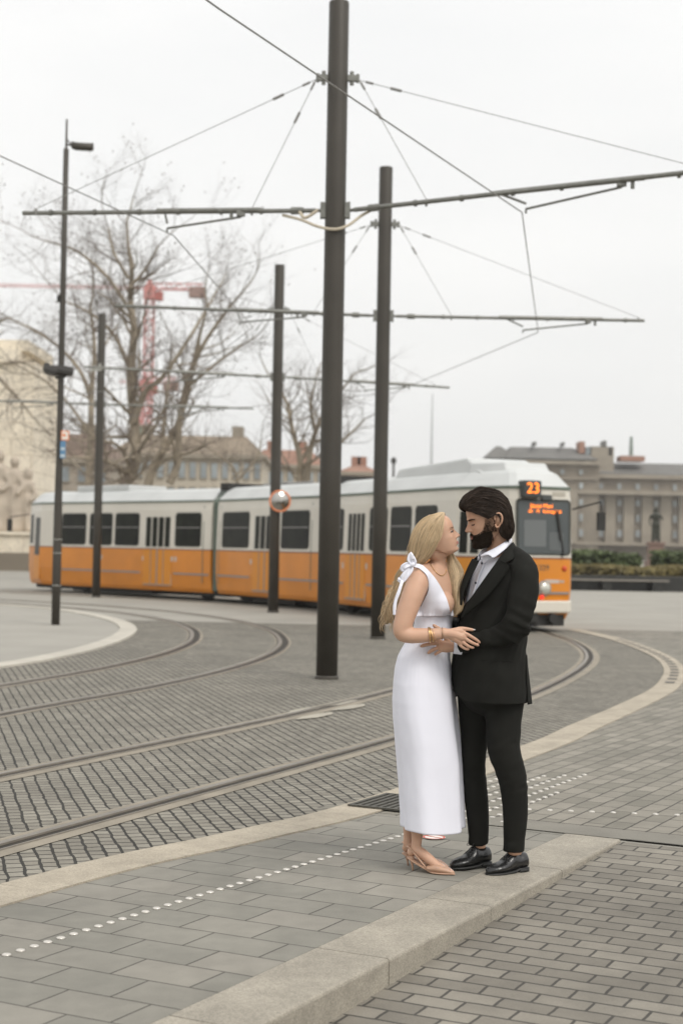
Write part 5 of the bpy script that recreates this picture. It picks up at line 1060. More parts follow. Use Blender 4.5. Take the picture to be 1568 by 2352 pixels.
for k in range(260):      # ragged ends at the nape and over the ear
    v0 = math.copysign(rng.uniform(.3, 1), rng.normal()); t0 = rng.uniform(.72, .97); p = hair_pt(t0, v0, .001); q = hair_pt(min(1, t0+.06), v0, .003); d = (q-p).normalized(); pts = [p, p+d*.012, p+(d*1.0-HM.u*.5-HM.f*.35+Vector(rng.normal(size=3))*.25).normalized()*.028]; mb.tube(pts, [.0022, .0018, .0004], n=4, attr=rng.random()*.7)
for k in range(50):       # stray hairs on top
    t0 = rng.uniform(.1, .6); v0 = rng.uniform(-.5, .5); p = hair_pt(t0, v0, .0); pts = [p, hair_pt(t0+.05, v0, .006), hair_pt(t0+.1, v0+.03, .012*rng.random()+.004)]; mb.tube(pts, [.0014, .0010, .0003], n=3, attr=rng.random())
sub('hair', mb, dark_hair, man)
# ---- shirt
def torso_fn(tab, dy, f, l, off=0):
    ys = [q[0] for q in tab]
    def fn(y, th, extra=0):
        cx = np.interp(y, ys, [q[1] for q in tab]); a = np.interp(y, ys, [q[2] for q in tab]); b = np.interp(y, ys, [q[3] for q in tab]); c = Z1(cx, y, dy); c.z = Z1(1000, y).z
        return ring_pt(c, a+off+extra, b+off+extra, f, l, th)
    return fn
mt = torso_fn(MT, .02, fm, lm)
def shirt_fn(u, v):
    y = 600+(1480-600)*v; th = R(-75+150*u); up = max(0, 1-(y-600)/90); p = mt(y, th, -.014+.0016*nz3((u*6, v*14, 0), 1.0)); return p+Vector((0, 0, -.012*up))
cloth_grid('shirt', shirt_fn, 40, 50, shirt_m, man, thick=0)
shirt_o = bpy.data.objects['shirt']
mb = MB()
mb.tube([mt(y, R(0), -.009)+lm*.0 for y in (655, 700, 780, 860, 950, 1050)], .0028, n=5, flat=4.2, side=lm); sub('placket', mb, shirt_m, man, shirt_o)
for y, th in ((655, 3), (702, 3), (862, 2), (1010, 1)):
    p = mt(y, R(th), .006 if y < 710 else -.003); q = mt(y, R(th), .016); mb = MB(); mb.cyl(p, p+(q-p).normalized()*.004, .0056, n=12); sub('button', mb, btn, man, shirt_o)
# collar: two folded leaves meeting at the open neck
def collar_leaf(sg):
    # top fold line runs from the back of the neck to the front opening, the leaf falls outwards
    if sg > 0: T = [Z1(1168, 492, -.01), Z1(1120, 520, -.065), Z1(1060, 560, -.085), Z1(1000, 592, -.085), Z1(950, 615, -.075), Z1(922, 632, -.065)]; Bt = [Z1(1160, 545, -.02), Z1(1130, 575, -.09), Z1(1080, 615, -.115), Z1(1020, 656, -.125), Z1(985, 632, -.110), Z1(925, 650, -.075)]
    else: T = [Z1(1168, 492, .0), Z1(1120, 500, .05), Z1(1040, 540, .065), Z1(960, 575, .03), Z1(925, 595, -.01), Z1(908, 615, -.03)]; Bt = [Z1(1160, 545, .02), Z1(1130, 570, .08), Z1(1040, 620, .09), Z1(940, 650, .04), Z1(893, 690, -.015), Z1(905, 662, -.035)]
    Ts, Bs = spline(T, 6), spline(Bt, 6)
    def fn(u, v):
        i = u*(len(Ts)-1); k = min(int(i), len(Ts)-2); fr = i-k; a = Vector(Ts[k]*(1-fr)+Ts[k+1]*fr); b = Vector(Bs[k]*(1-fr)+Bs[k+1]*fr); o = (a-Z1(1050, 600)).normalized(); return a.lerp(b, v)+Vector((o.x, o.y, 0))*.006*math.sin(v*PI)
    cloth_grid('collar', fn, 32, 8, shirt_m, man, shirt_o, .003)
    def stand(u, v):
        i = u*(len(Ts)-1); k = min(int(i), len(Ts)-2); fr = i-k; a = Vector(Ts[k]*(1-fr)+Ts[k+1]*fr); c = Z1(1060, 640, -.01); b = a+(c-a)*.12; b.z = a.z-.045; return a.lerp(b, v)
    cloth_grid('collar_stand', stand, 28, 5, shirt_m, man, shirt_o, .002)
collar_leaf(1); collar_leaf(-1)
# ---- jacket body: open sheet around the trunk, edges follow the lapel line
NE = [(600, 70), (640, 56), (700, 38), (810, 22), (960, 6), (1060, -8), (1165, -17), (1500, -27), (1640, -30), (1720, -22), (1768, -10), (1800, 4), (1830, 16)]
FE = [(600, -80), (640, -52), (700, -22), (800, -17), (940, -14), (1050, -13), (1165, -20), (1500, -36), (1830, -30)]
def jacket_fn(u, v):
    y = 628+(1826-628)*v; t0, t1 = interp(NE, y), 360+interp(FE, y); thd = t0+(t1-t0)*u; th = R(thd)
    ex = .004
    if y < 700: ex += .004
    p = mt(y, th, ex)
    # drape: pull at the button, soft folds at the waist and back
    w = 0; w += .0060*nz3((th*1.2, y*.0045, 3), 2.0)+.0045*nz3((th*3.2+y*.004, y*.002, 7), 2.0)
    bt = math.exp(-((y-1165)/110)**2)*math.exp(-((thd-2)/45)**2); w += -.006*bt*math.cos((thd+17)*.12+(y-1165)*.02)
    d = (p-Z1(1000, y, .02)); d.z = 0; p = p+d.normalized()*w
    # shoulder line and collar at the back of the neck are higher than the front
    k = max(0, 1-(y-628)/130); p.z += k*(.030*max(0, -math.cos(th))+.012*abs(math.sin(th)))
    hem = max(0, (y-1780)/46); p.z += .0*hem
    # rear vent on the camera side
    return p
jk = cloth_grid('jacket', jacket_fn, 150, 110, suit, man, thick=.004)
# upper chest yoke bridging to shoulders
def sleeve_mesh(SL, seed, extra=None):
    def parts(mb):
        if extra: extra(mb)
        P_ = spline([tuple(p) for p, _ in SL], 8); rs = np.interp(np.linspace(0, len(SL)-1, len(P_)), range(len(SL)), [r for _, r in SL]); mb.tube([Vector(p) for p in P_], list(rs), n=20)
        mb.ell(SL[0][0], (.066, .066, .06)); 
    v, f, nr = blob(parts, .007, 6); out = v.copy(); ax = spline([tuple(p) for p, _ in SL], 8)
    for i in range(len(v)):
        p = v[i]; d = np.linalg.norm(ax-p, axis=1); k = int(d.argmin()); t = k/(len(ax)-1)
        el = math.exp(-((t-.52)/.16)**2); a = nz3(p*np.array([1, 1, 1.0]), 9, seed)
        q = Vector(p); w = .0035*nz3(p, 12, seed)+.018*el*(nz3((p[0]*.5+p[2]*.9, p[1]*.3, p[2]*.3), 34, seed))+.016*max(0, t-.5)*2*nz3((p[0]*1.2, p[1]*.3, p[2]*.5), 30, seed+3)+.0085*(1-t)*nz3((p[0]*.35+p[2]*.35, p[1]*.2, p[2]*.2), 36, seed+5)
        out[i] = p+nr[i]*w
    return out, f
def shoulder_n(mb):
    mb.tube([Z1(1135, 590, -.02), Z1(1190, 640, -.06), Z1(1238, 700, -.11), Z1(1270, 775, -.15)], [.030, .050, .060, .066], n=16); mb.tube([Z1(1175, 640, -.02), Z1(1172, 760, -.03), Z1(1160, 900, -.04)], [.05, .09, .08], n=16)
def shoulder_f(mb): mb.tube([Z1(1100, 640, .06), Z1(1030, 690, .12), Z1(985, 760, .16)], [.045, .058, .06], n=14)
sv, sf = sleeve_mesh(SLV, 2.0, shoulder_n); s1_ = fin('sleeve', sv, sf, suit, man); s1_.parent = jk
sv, sf = sleeve_mesh(SLV2, 5.0, shoulder_f); s2_ = fin('sleeve', sv, sf, suit, man); s2_.parent = jk
# cuff of the shirt at the wrist and sleeve hem
mb = MB(); mb.tube([Z8(1010, 600, -.103), Z8(905, 592, -.105)], [.033, .031], n=20, caps=False); mb.tube([Z8(905, 592, -.105), Z8(935, 594, -.105)], [.031, .027], n=20, caps=False); sub('cuff', mb, shirt_m, man)
# lapels: near one long with a notch, far one a sliver
def lapel(inner, outer, nm, dn):
    I_, O_ = spline([tuple(p) for p in inner], 8), spline([tuple(p) for p in outer], 8)
    def fn(u, v):
        i = u*(len(I_)-1); k = min(int(i), len(I_)-2); fr = i-k; a = Vector(I_[k]*(1-fr)+I_[k+1]*fr); b = Vector(O_[k]*(1-fr)+O_[k+1]*fr); p = a.lerp(b, v); return p+dn*(.004+.007*math.sin(v*PI*.9))
    return cloth_grid(nm, fn, 50, 9, suit, man, jk, .004)
def on(y, thd, e=.010): return mt(y, R(thd), e)
ny_ = -.0
lap_in = [on(655, 52), on(700, 38), on(810, 22), on(960, 6), on(1060, -8), on(1160, -16)]
# collar part of the jacket round the neck
Cin = [Z1(1178, 530, .02), Z1(1165, 540, -.055), Z1(1120, 590, -.105), Z1(1075, 648, -.135), Z1(1035, 705, -.150)]
Cout = [Z1(1205, 590, .02), Z1(1215, 600, -.075), Z1(1195, 645, -.135), Z1(1170, 675, -.165), Z1(1120, 700, -.170)]
lapel(Cin, Cout, 'collar', Vector((.2, -1, .3)).normalized())
Lin = [Z1(1062, 672, -.145), Z1(1035, 705, -.152), Z1(960, 808, -.155), Z1(860, 950, -.140), Z1(790, 1055, -.115), Z1(752, 1140, -.095)]
Lout = [Z1(1105, 690, -.172), Z1(1148, 738, -.176), Z1(1068, 860, -.176), Z1(945, 1000, -.160), Z1(835, 1090, -.130), Z1(760, 1150, -.100)]
lapel(Lin, Lout, 'lapel', Vector((.1, -1, .2)).normalized())
Fin_ = [Z1(905, 680, -.05), Z1(868, 760, -.06), Z1(815, 860, -.07), Z1(780, 950, -.075), Z1(766, 1050, -.08)]
Fout = [Z1(850, 665, .0), Z1(812, 740, -.03), Z1(772, 840, -.045), Z1(752, 930, -.05), Z1(752, 1040, -.06)]
lapel(Fin_, Fout, 'lapel', Vector((-.4, -1, .1)).normalized())
p = on(1172, -14, .012); q = on(1172, -14, .03); mb = MB(); mb.cyl(p, p+(q-p).normalized()*.004, .010, n=14); sub('button', mb, solem, man, jk)
# pocket flap and vent line
mb = MB(); mb.tube([on(1478, a, .0065) for a in np.linspace(40, 88, 12)], .0022, n=5); sub('pocket', mb, suit, man, jk)
def vent(u, v): y = 1440+(1838-1440)*v; return on(y, 128+16*u-6*v, .010+.012*v*u)
cloth_grid('vent_flap', vent, 6, 24, suit, man, jk, .003)
# ---- trousers
def trousers(mb):
    NL = [(1090, 150, -.02, .120), (1100, 300, -.04, .098), (1104, 450, -.055, .083), (1102, 620, -.06, .079), (1120, 720, -.062, .076), (1148, 800, -.064, .072), (1183, 950, -.06, .067), (1196, 1080, -.058, .063), (1200, 1200, -.056, .060), (1194, 1330, -.054, .054), (1190, 1420, -.052, .051), (1188, 1494, -.05, .052)]
    FL = [(900, 150, .05, .110), (875, 300, .07, .086), (862, 450, .08, .072), (860, 620, .085, .065), (857, 760, .09, .059), (858, 830, .092, .058), (870, 950, .094, .058), (884, 1080, .094, .057), (893, 1200, .094, .055), (896, 1330, .094, .050), (897, 1440, .094, .049)]
    for T_ in (NL, FL):
        P_ = spline([tuple(Z2(x, y, d)) for x, y, d, r in T_], 5); rs = np.interp(np.linspace(0, len(T_)-1, len(P_)), range(len(T_)), [q[3] for q in T_]); mb.tube([Vector(p) for p in P_], list(rs), n=20)
    mb.ell(Z2(1000, 180, .02), (.155, .18, .12))
tv, tf, tn = blob(trousers, .0075, 6)
for i in range(len(tv)):
    p = tv[i]; h = p[2]; kn = math.exp(-((h-.43)/.07)**2)+.8*math.exp(-((h-.12)/.05)**2)+.6*math.exp(-((h-.62)/.08)**2)
    crease = 0; tv[i] = p+tn[i]*(.0030*nz3(p, 9, 1)+.0095*kn*.6*nz3((p[0]*.6, p[1]*.5, p[2]*1.5-p[0]*.5), 22, 4))
fin('trousers', tv, tf, suit, man)
# ---- shoes
def mans_shoe(toe, heel, z0=.012):
    toe, heel = Vector(toe), Vector(heel); d = (toe-heel); L = d.length; d.normalize(); s = Vector((-d.y, d.x, 0))
    wt = [(0, .022), (.04, .031), (.15, .036), (.35, .034), (.5, .039), (.66, .046), (.8, .043), (.9, .033), (.97, .020), (1, .008)]
    ht = [(0, .060), (.03, .085), (.12, .090), (.25, .082), (.36, .098), (.42, .096), (.52, .074), (.64, .058), (.8, .049), (.92, .040), (.98, .030), (1, .022)]
    zt = [(0, .019), (.26, .019), (.34, .010), (1, .007)]
    mb = MB(); shoe_loft(mb, heel, d, L, wt, ht, zt, n=24, k=34, z0=z0); sh = sub('shoe', mb, leather, man)
    mb = MB(); rs = []
    for i in range(30):
        t = i/29; w_ = interp(wt, t)-.0010; c = heel+d*(L*(t*1.03-.012)); zb = 0.0 if t > .36 else .014
        if .28 < t < .36: zb = .014*(1-(t-.28)/.08)
        rs.append([c+s*w_+Vector((0, 0, z0+zb)), c-s*w_+Vector((0, 0, z0+zb)), c-s*w_+Vector((0, 0, z0+interp(zt, t)+.000)), c+s*w_+Vector((0, 0, z0+interp(zt, t)+.000))])
    mb.rings(rs); sub('sole', mb, solem, man, sh)
    mb = MB(); rs = []
    for t in np.linspace(0, .27, 8): w_ = interp(wt, t)+.002; c = heel+d*(L*t); rs.append([c+s*w_+Vector((0, 0, z0)), c-s*w_+Vector((0, 0, z0)), c-s*w_+Vector((0, 0, z0+.015)), c+s*w_+Vector((0, 0, z0+.015))])
    mb.rings(rs); sub('heel', mb, solem, man, sh)
    mb = MB()
    for k in range(4):
        t = .40+.052*k; c = heel+d*(L*t); h = interp(ht, t)+z0-.001; hs = .017-.001*k
        mb.tube([c+s*hs+Vector((0, 0, h-.006)), c+s*.008+Vector((0, 0, h+.001)), c-s*.008+d*.006+Vector((0, 0, h+.001)), c-s*hs+d*.008+Vector((0, 0, h-.007))], .0016, n=5)
        mb.tube([c-s*hs+Vector((0, 0, h-.006)), c-s*.008+Vector((0, 0, h+.001)), c+s*.008+d*.006+Vector((0, 0, h+.001)), c+s*hs+d*.008+Vector((0, 0, h-.007))], .0016, n=5)
    c = heel+d*(L*.385); h = .102+z0
    for a, b in ((1, .03), (-1, .034)): mb.tube(spline([c+Vector((0, 0, h-.004)), c+s*.016*a+d*.02+Vector((0, 0, h+.010)), c+s*.024*a+d*.03+Vector((0, 0, h-.002)), c+s*.006*a+Vector((0, 0, h-.004)), c+s*b*a+d*.01+Vector((0, 0, h-.028))], 5), .0014, n=5)
    sub('laces', mb, solem, man, sh)
    mb = MB(); c0 = heel+d*(L*.5)      # facing edge seam
    for sg in (1, -1): mb.tube(spline([heel+d*(L*.36)+s*sg*.024+Vector((0, 0, z0+.090)), heel+d*(L*.55)+s*sg*.020+Vector((0, 0, z0+.068)), heel+d*(L*.58)+s*sg*.034+Vector((0, 0, z0+.050)), heel+d*(L*.52)+s*sg*.041+Vector((0, 0, z0+.034))], 4), .0014, n=5)
    sub('seam', mb, leather, man, sh)
    return sh
def g2(x, y): p = gr(846.7+.28*x, 1536.6+.28*y, .012); return (p[0], p[1], 0)
mans_shoe(g2(968, 1690), g2(1288, 1650)); mans_shoe(g2(672, 1640), g2(985, 1605))
# ================================================================ THE WOMAN
DW = .035
wom_o = Vector((*gr(975, 1985), 0)); YW = 28; fw = Vector((math.cos(R(YW)), -math.sin(R(YW)), 0)); lw = Vector((-math.sin(R(YW)), -math.cos(R(YW)), 0))   # lw: towards her right, the camera side
wp_ = R(19); wy = R(8); wf = Vector((math.cos(wp_)*math.cos(wy), -math.cos(wp_)*math.sin(wy), math.sin(wp_)))
HW_ = Head(Z1(753, 466, -.03), wf, (-.34, 0, .94), .93, fem=True, lip=.5)
pv, pf_ = HW_.mesh()
WT = [(700, 562, .050, .055), (745, 552, .060, .105), (790, 545, .074, .150), (860, 545, .088, .158), (940, 552, .098, .146), (1030, 552, .098, .130), (1130, 538, .082, .102), (1250, 526, .076, .096), (1330, 518, .080, .100), (1450, 490, .092, .115), (1600, 465, .100, .125)]
wt_ = torso_fn(WT, DW, fw, lw)
ARM = [(Z1(418, 812, -.095), .050), (Z1(398, 870, -.11), .054), (Z1(362, 960, -.13), .053), (Z1(322, 1070, -.145), .050), (Z1(285, 1180, -.155), .046), (Z1(272, 1262, -.160), .041), (Z1(330, 1292, -.165), .0375), (Z1(430, 1293, -.168), .0355), (Z1(530, 1285, -.17), .0305), (Z1(600, 1276, -.172), .0262), (Z1(640, 1272, -.174), .0265)]
def wom_body(mb):
    mb.rings([[wt_(y, 2*PI*i/28, -.004) for i in range(28)] for y, *_ in WT])
    mb.tube([HW_.P(-42, 0, 66), HW_.P(-42, 0, 28), Z1(572, 650, .005), Z1(560, 720, .02), Z1(548, 785, .03)], [.048, .042, .038, .042, .058], n=18) if False else mb.tube([HW_.P(-42, 0, 66), HW_.P(-42, 0, 28), Z1(572, 650, .005), Z1(560, 720, .02), Z1(548, 785, .03)], [.048, .042, .038, .042, .058], n=18)
    mb.tube([HW_.P(50, 0, 20), HW_.P(25, 0, 17), HW_.P(-10, 0, 22), HW_.P(-40, 0, 18)], [.012, .019, .030, .034], n=16, flat=1.0)
    P_ = spline([tuple(p) for p, _ in ARM], 6); rs = np.interp(np.linspace(0, len(ARM)-1, len(P_)), range(len(ARM)), [r for _, r in ARM]); mb.tube([Vector(p) for p in P_], list(rs), n=20)
    mb.tube([Z1(500, 745, -.01), Z1(455, 770, -.05), Z1(425, 800, -.085), Z1(405, 850, -.10)], [.03, .040, .049, .052], n=16)
    mb.tube([Z1(590, 750, .07), Z1(650, 790, .16), Z1(672, 830, .18)], [.03, .042, .046], n=14)
    mb.tube([Z1(672, 820, .18), Z1(740, 900, .22), Z1(850, 930, .26), Z1(960, 880, .27)], [.046, .042, .036, .028], n=14)
    for sd in (1, -1): c = wt_(1035, 0, 0); c = c+lw*(.058*sd)-fw*.036; mb.ell(c, (.056, .054, .060))
    # legs
    mb.tube([wt_(1600, R(90), -.07), Z2(470, 300, -.03), Z2(440, 800, -.02), Z2(405, 1150, -.01), Z2(402, 1270, -.005)], [.08, .074, .053, .044, .036], n=16)
    mb.tube([wt_(1600, R(-90), -.07), Z2(470, 300, .12), Z2(420, 800, .12), Z2(362, 1150, .12), Z2(352, 1270, .12)], [.08, .072, .052, .043, .036], n=16)
wv, wf_, _ = blob(wom_body, .0055, 7)
bvh = BVHTree.FromPolygons([Vector(p) for p in wv], wf_)
def wom_hand(mb):
    D = -.178
    mb.tube([Z8(640, 405, D+.006), Z8(790, 415, D), Z8(860, 420, D-.002), Z8(940, 435, D-.004), Z8(1010, 460, D-.004), Z8(1045, 480, D-.002)], [.018, .0235, .024, .025, .024, .017], n=14)
    mb.tube([Z8(850, 400, D), Z8(930, 390, D-.004), Z8(1000, 395, D-.006), Z8(1040, 415, D-.004)], [.016, .018, .017, .012], n=10); mb.tube([Z8(860, 450, D), Z8(930, 480, D-.004), Z8(980, 515, D-.002), Z8(1010, 545, D)], [.017, .019, .016, .011], n=10)
    finger(mb, [Z8(1010, 405, D-.006), Z8(1080, 430, D-.010), Z8(1150, 470, D-.006), Z8(1205, 505, D), Z8(1238, 535, D+.006)], .0098, .0066)
    finger(mb, [Z8(1010, 450, D-.006), Z8(1080, 500, D-.010), Z8(1140, 535, D-.006), Z8(1190, 558, D+.001), Z8(1222, 570, D+.007)], .0098, .0066)
    finger(mb, [Z8(990, 495, D-.004), Z8(1045, 545, D-.008), Z8(1095, 580, D-.004), Z8(1135, 595, D+.002), Z8(1160, 600, D+.008)], .0092, .0062)
    finger(mb, [Z8(960, 530, D), Z8(1000, 575, D-.003), Z8(1040, 605, D), Z8(1075, 618, D+.004), Z8(1100, 620, D+.009)], .0082, .0056)
    finger(mb, [Z8(930, 375, D), Z8(990, 358, D-.004), Z8(1050, 358, D-.004), Z8(1110, 366, D+.0), Z8(1160, 372, D+.004)], .0120, .0068)
hv, hf_, _ = blob(wom_hand, .0024, 3)
def wom_hand2(mb):
    mb.tube([Z1(960, 880, .27), Z1(1000, 860, .265), Z1(1040, 845, .25)], [.026, .028, .022], n=10)
    for k, (x, y) in enumerate(((1100, 800), (1115, 830), (1112, 860), (1100, 885))): finger(mb, [Z1(1040, 825+k*16, .25), Z1(1075, 815+k*18, .245), Z1(x, y, .23)], .009, .006)
    finger(mb, [Z1(1000, 840, .26), Z1(1030, 800, .25), Z1(1050, 780, .235)], .010, .0065)
h2v, h2f, _ = blob(wom_hand2, .004, 2)
def foot(mb, ankle, heel, ball, toe):
    mb.tube([ankle+Vector((.006, 0, .16)), ankle+Vector((.006, 0, .09)), ankle+Vector((.003, 0, .035)), ankle], [.037, .031, .025, .0245], n=14)
    mb.tube([ankle, ball.lerp(ankle, .62)+Vector((0, 0, .002)), ball.lerp(ankle, .3), ball, toe], [.0245, .025, .023, .019, .007], n=14)
    mb.tube([ankle, heel+Vector((0, 0, .010))], [.0235, .018], n=12); mb.ell(heel+Vector((0, 0, .010)), (.0195, .018, .020))
def q2(x, y, Y): return at(846.7+.28*x, 1536.6+.28*y, Y)
YN, YF = Y0-.02, Y0+.10
ft1 = (q2(385, 1475, YN), q2(345, 1520, YN+.01), q2(560, 1610, YN-.055), q2(655, 1650, YN-.08)); ft2 = (q2(320, 1440, YF), q2(305, 1485, YF+.01), q2(480, 1560, YF-.05), q2(610, 1606, YF-.07))
f1v, f1f, _ = blob(lambda mb: foot(mb, *ft1), .004, 4); f2v, f2f, _ = blob(lambda mb: foot(mb, *ft2), .004, 4)
em = MB(); HW_.ear(em, 1); HW_.ear(em, -1)
V, F = join((pv, pf_), (wv, wf_), (hv, hf_), (h2v, h2f), (f1v, f1f), (f2v, f2f), (np.array([tuple(p) for p in em.v]), em.f))
wom = fin('person', V-np.array(wom_o), F, skinW); wom.location = wom_o
tag(wom, 'blond woman in a long white dress and nude heels, looking up at the man', 'person', 'couple embracing beside the tram tracks')
# face
mb = MB(); mb.tube([HW_.surf(s, 51-abs(s)*.14, .6) for s in np.linspace(-21, 21, 11)], [.0005, .0014, .0022, .0027, .0030, .0028, .0030, .0027, .0022, .0014, .0005], n=7)
mb.tube([HW_.surf(s, 42+abs(s)*.2, .6) for s in np.linspace(-19, 19, 11)], [.0005, .0016, .0026, .0033, .0036, .0037, .0036, .0033, .0026, .0016, .0005], n=7); sub('lips', mb, lipW, wom)
for sg in (1, -1):
    mb = MB(); c = HW_.surf(sg*31, 107.5, -9.3); mb.ell(c, (.0098, .0098, .0098), nu=14, nv=10); ey = sub('eye', mb, eyew, wom)
    mb = MB(); p = c+(HW_.f*.9+HW_.s*sg*.30).normalized()*.0072; mb.ell(p, (.0045, .0045, .0045), nu=10, nv=8); sub('iris', mb, iris, wom, ey)
    mb = MB(); mb.tube([HW_.surf(sg*s, u, 1.8) for s, u in ((19, 106), (25, 109), (31, 110.5), (38, 109.5), (45, 105.5))], [.0008, .0016, .0021, .0020, .0010], n=5)
    for k in range(10): s = 22+k*2.4; a = HW_.surf(sg*s, 110-abs(s-31)*.25, 1.8); mb.tube([a, a+HW_.f*.004+HW_.u*.0015+HW_.s*sg*.0015, a+HW_.f*.006+HW_.u*.005+HW_.s*sg*.003], [.0006, .0004, .0001], n=3)
    sub('eyelash', mb, lash, wom)
    mb = MB()
    for k in range(50): s = 14+rng.random()*34; u = 126+3.2*math.sin((s-14)/34*2.5)+rng.normal()*.8; a = HW_.surf(sg*s, u, .4); mb.tube([a, a+HW_.s*sg*.0055+HW_.u*.0008], [.0007, .0002], n=3)
    sub('eyebrow', mb, mat('brow_blond', (.20, .12, .065), .7), wom)
    mb = MB(); c = HW_.P(-20, sg*84, 66)
    for k in range(5): a = 2*PI*k/5+.3; d = HW_.f*math.cos(a)+HW_.u*math.sin(a); mb.tube([c, c+d*.004, c+d*.0085], [.0022, .0030, .0005], n=5)
    mb.ell(c+HW_.s*sg*.001, (.0026, .0026, .0026), nu=8, nv=6); sub('earring', mb, gold, wom)
# ---- hair
NR_o = [(606, 281), (560, 288), (450, 335), (378, 415), (338, 520), (318, 640), (298, 700), (240, 780), (205, 880), (172, 965), (158, 1035), (142, 1110), (160, 1195)]
NR_i = [(622, 286), (622, 325), (617, 395), (606, 465), (578, 520), (530, 610), (462, 690), (392, 738), (335, 810), (285, 890), (245, 985), (212, 1080), (198, 1185)]
NW_ = [4, 40, 66, 75, 77, 72, 62, 50, 40, 34, 34, 32, 26]; ND = [-.03, -.03, -.03, -.03, -.03, -.02, .0, .03, .035, .03, .02, .01, .0]
So, Si = spline(NR_o, 6), spline(NR_i, 6); nW = np.interp(np.linspace(0, 12, len(So)), range(13), NW_); nD = np.interp(np.linspace(0, 12, len(So)), range(13), ND); nS = len(So)
def wh(t, w_, off=0.0, side=1, amp=0.0, ph=0.0):
    x = min(max(t, 0), 1)*(nS-1); i = min(int(x), nS-2); fr = x-i; o = So[i]*(1-fr)+So[i+1]*fr; q = Si[i]*(1-fr)+Si[i+1]*fr; W_ = nW[i]*(1-fr)+nW[i+1]*fr; D = nD[i]*(1-fr)+nD[i+1]*fr
    p2 = q*(1-w_)+o*w_; ang = w_**1.3*PI/2
    wv_ = amp*max(0, t-.28)*1.4; p2 = p2+np.array([math.sin(t*17+ph)*27*wv_, math.cos(t*11+ph)*5*wv_])
    if off:
        dv = p2-np.array([520, 480]) if t < .5 else p2-(o+q)/2; dl = np.linalg.norm(dv); p2 = p2+(dv/dl if dl > 1e-6 else 0)*off*1700*(.3+.7*w_)
    p = Z1(p2[0], p2[1], D); return p+HW_.s*side*((W_*.001*math.cos(ang)*1.0)+off*math.cos(ang))
mb = MB(); nu_, nv_ = 60, 22
for side in (1, -1):
    lim = nu_ if side > 0 else int(nu_*.50)
    g = [wh(i/(nu_-1), j/(nv_-1), -.003, side) for i in range(lim) for j in range(nv_)]; mb.add(g, [(i*nv_+j, (i+1)*nv_+j, (i+1)*nv_+j+1, i*nv_+j+1) for i in range(lim-1) for j in range(nv_-1)], .35)
for k in range(2600):
    side = 1 if rng.random() < .78 else -1; w0 = rng.random()**.8; t0 = rng.uniform(-.02, .10) if k % 3 == 0 else rng.uniform(0, .72); t1 = min(1.0, t0+rng.uniform(.22, .5))
    if side < 0: t1 = min(t1, .48); 
    if t1-t0 < .08: continue
    ph = rng.normal()*.25+w0*1.4; dr = rng.normal()*.05; lift = abs(rng.normal())*.0022; n = 12; pts = []
    for j in range(n):
        s_ = j/(n-1); t = max(0, t0)+(t1-max(0, t0))*s_; pts.append(wh(t, min(1, max(0, w0+dr*s_*s_)), .0004+lift*math.sin(s_*2.8)*(1 if t > .12 else .3), side, 1.0, ph))
    r_ = rng.uniform(.0008, .0018); mb.tube(pts, [r_*(.5+.5*math.sin(min(1, (j+1)/5)*PI/2))*(1 if j < n-4 else (n-j)/5) for j in range(n)], n=4, attr=float(np.clip(rng.normal(.5, .2)-(.1 if side < 0 else 0), 0, 1)))
for k in range(90):      # curled ends low on the back
    w0 = rng.random(); ph = rng.uniform(0, 6); t0 = rng.uniform(.62, .85); pts = [wh(min(1, t0+.16*j/8), w0, .004+.003*j/8, 1, 1.6, ph) for j in range(9)]; e_ = pts[-1]; c_ = rng.uniform(.010, .02)
    pts += [e_+Vector((-c_*math.sin(a), rng.normal()*.001, -c_*(1-math.cos(a))-.006*a)) for a in (.6, 1.3, 2.0, 2.8)]; mb.tube(pts, [.0016]*9+[.0014, .0011, .0008, .0003], n=4, attr=float(np.clip(rng.normal(.6, .2), 0, 1)))
for k in range(130):      # loose flyaway hairs
    w0 = rng.uniform(.0, 1.0); ph = rng.uniform(0, 6); t0 = rng.uniform(.05, .75); o_ = rng.uniform(.006, .020); pts = [wh(min(1, t0+.2*j/7), w0, .001+o_*math.sin(j/7*2.4), 1, 1.3, ph) for j in range(8)]; mb.tube(pts, [.0006, .0006, .0006, .0005, .0005, .0004, .0003, .0001], n=3, attr=.9)
# the bundle that falls forward over the far shoulder
FO = [(640, 540), (680, 600), (712, 650), (748, 712), (768, 785), (748, 855), (752, 930), (768, 1005), (760, 1075), (700, 1138)]; FI = [(600, 560), (622, 610), (640, 680), (640, 760), (648, 835), (662, 900), (688, 965), (700, 1035), (690, 1095), (676, 1142)]
Fo, Fi = spline(FO, 6), spline(FI, 6); nF = len(Fo)
def fh(t, w_, d=0.0, ph=0, amp=1.0):
    x = min(max(t, 0), 1)*(nF-1); i = min(int(x), nF-2); fr = x-i; o = Fo[i]*(1-fr)+Fo[i+1]*fr; q = Fi[i]*(1-fr)+Fi[i+1]*fr; p = q*(1-w_)+o*w_+np.array([math.sin(t*14+ph)*17*amp*t, 0]); D = .055-.085*min(1, t*1.6)
    return Z1(p[0], p[1], D+.012-.022*math.sin(w_*PI)-d)
g = [fh(i/29, j/9, -.006) for i in range(30) for j in range(10)]; mb.add(g, [(i*10+j, (i+1)*10+j, (i+1)*10+j+1, i*10+j+1) for i in range(29) for j in range(9)], .3)
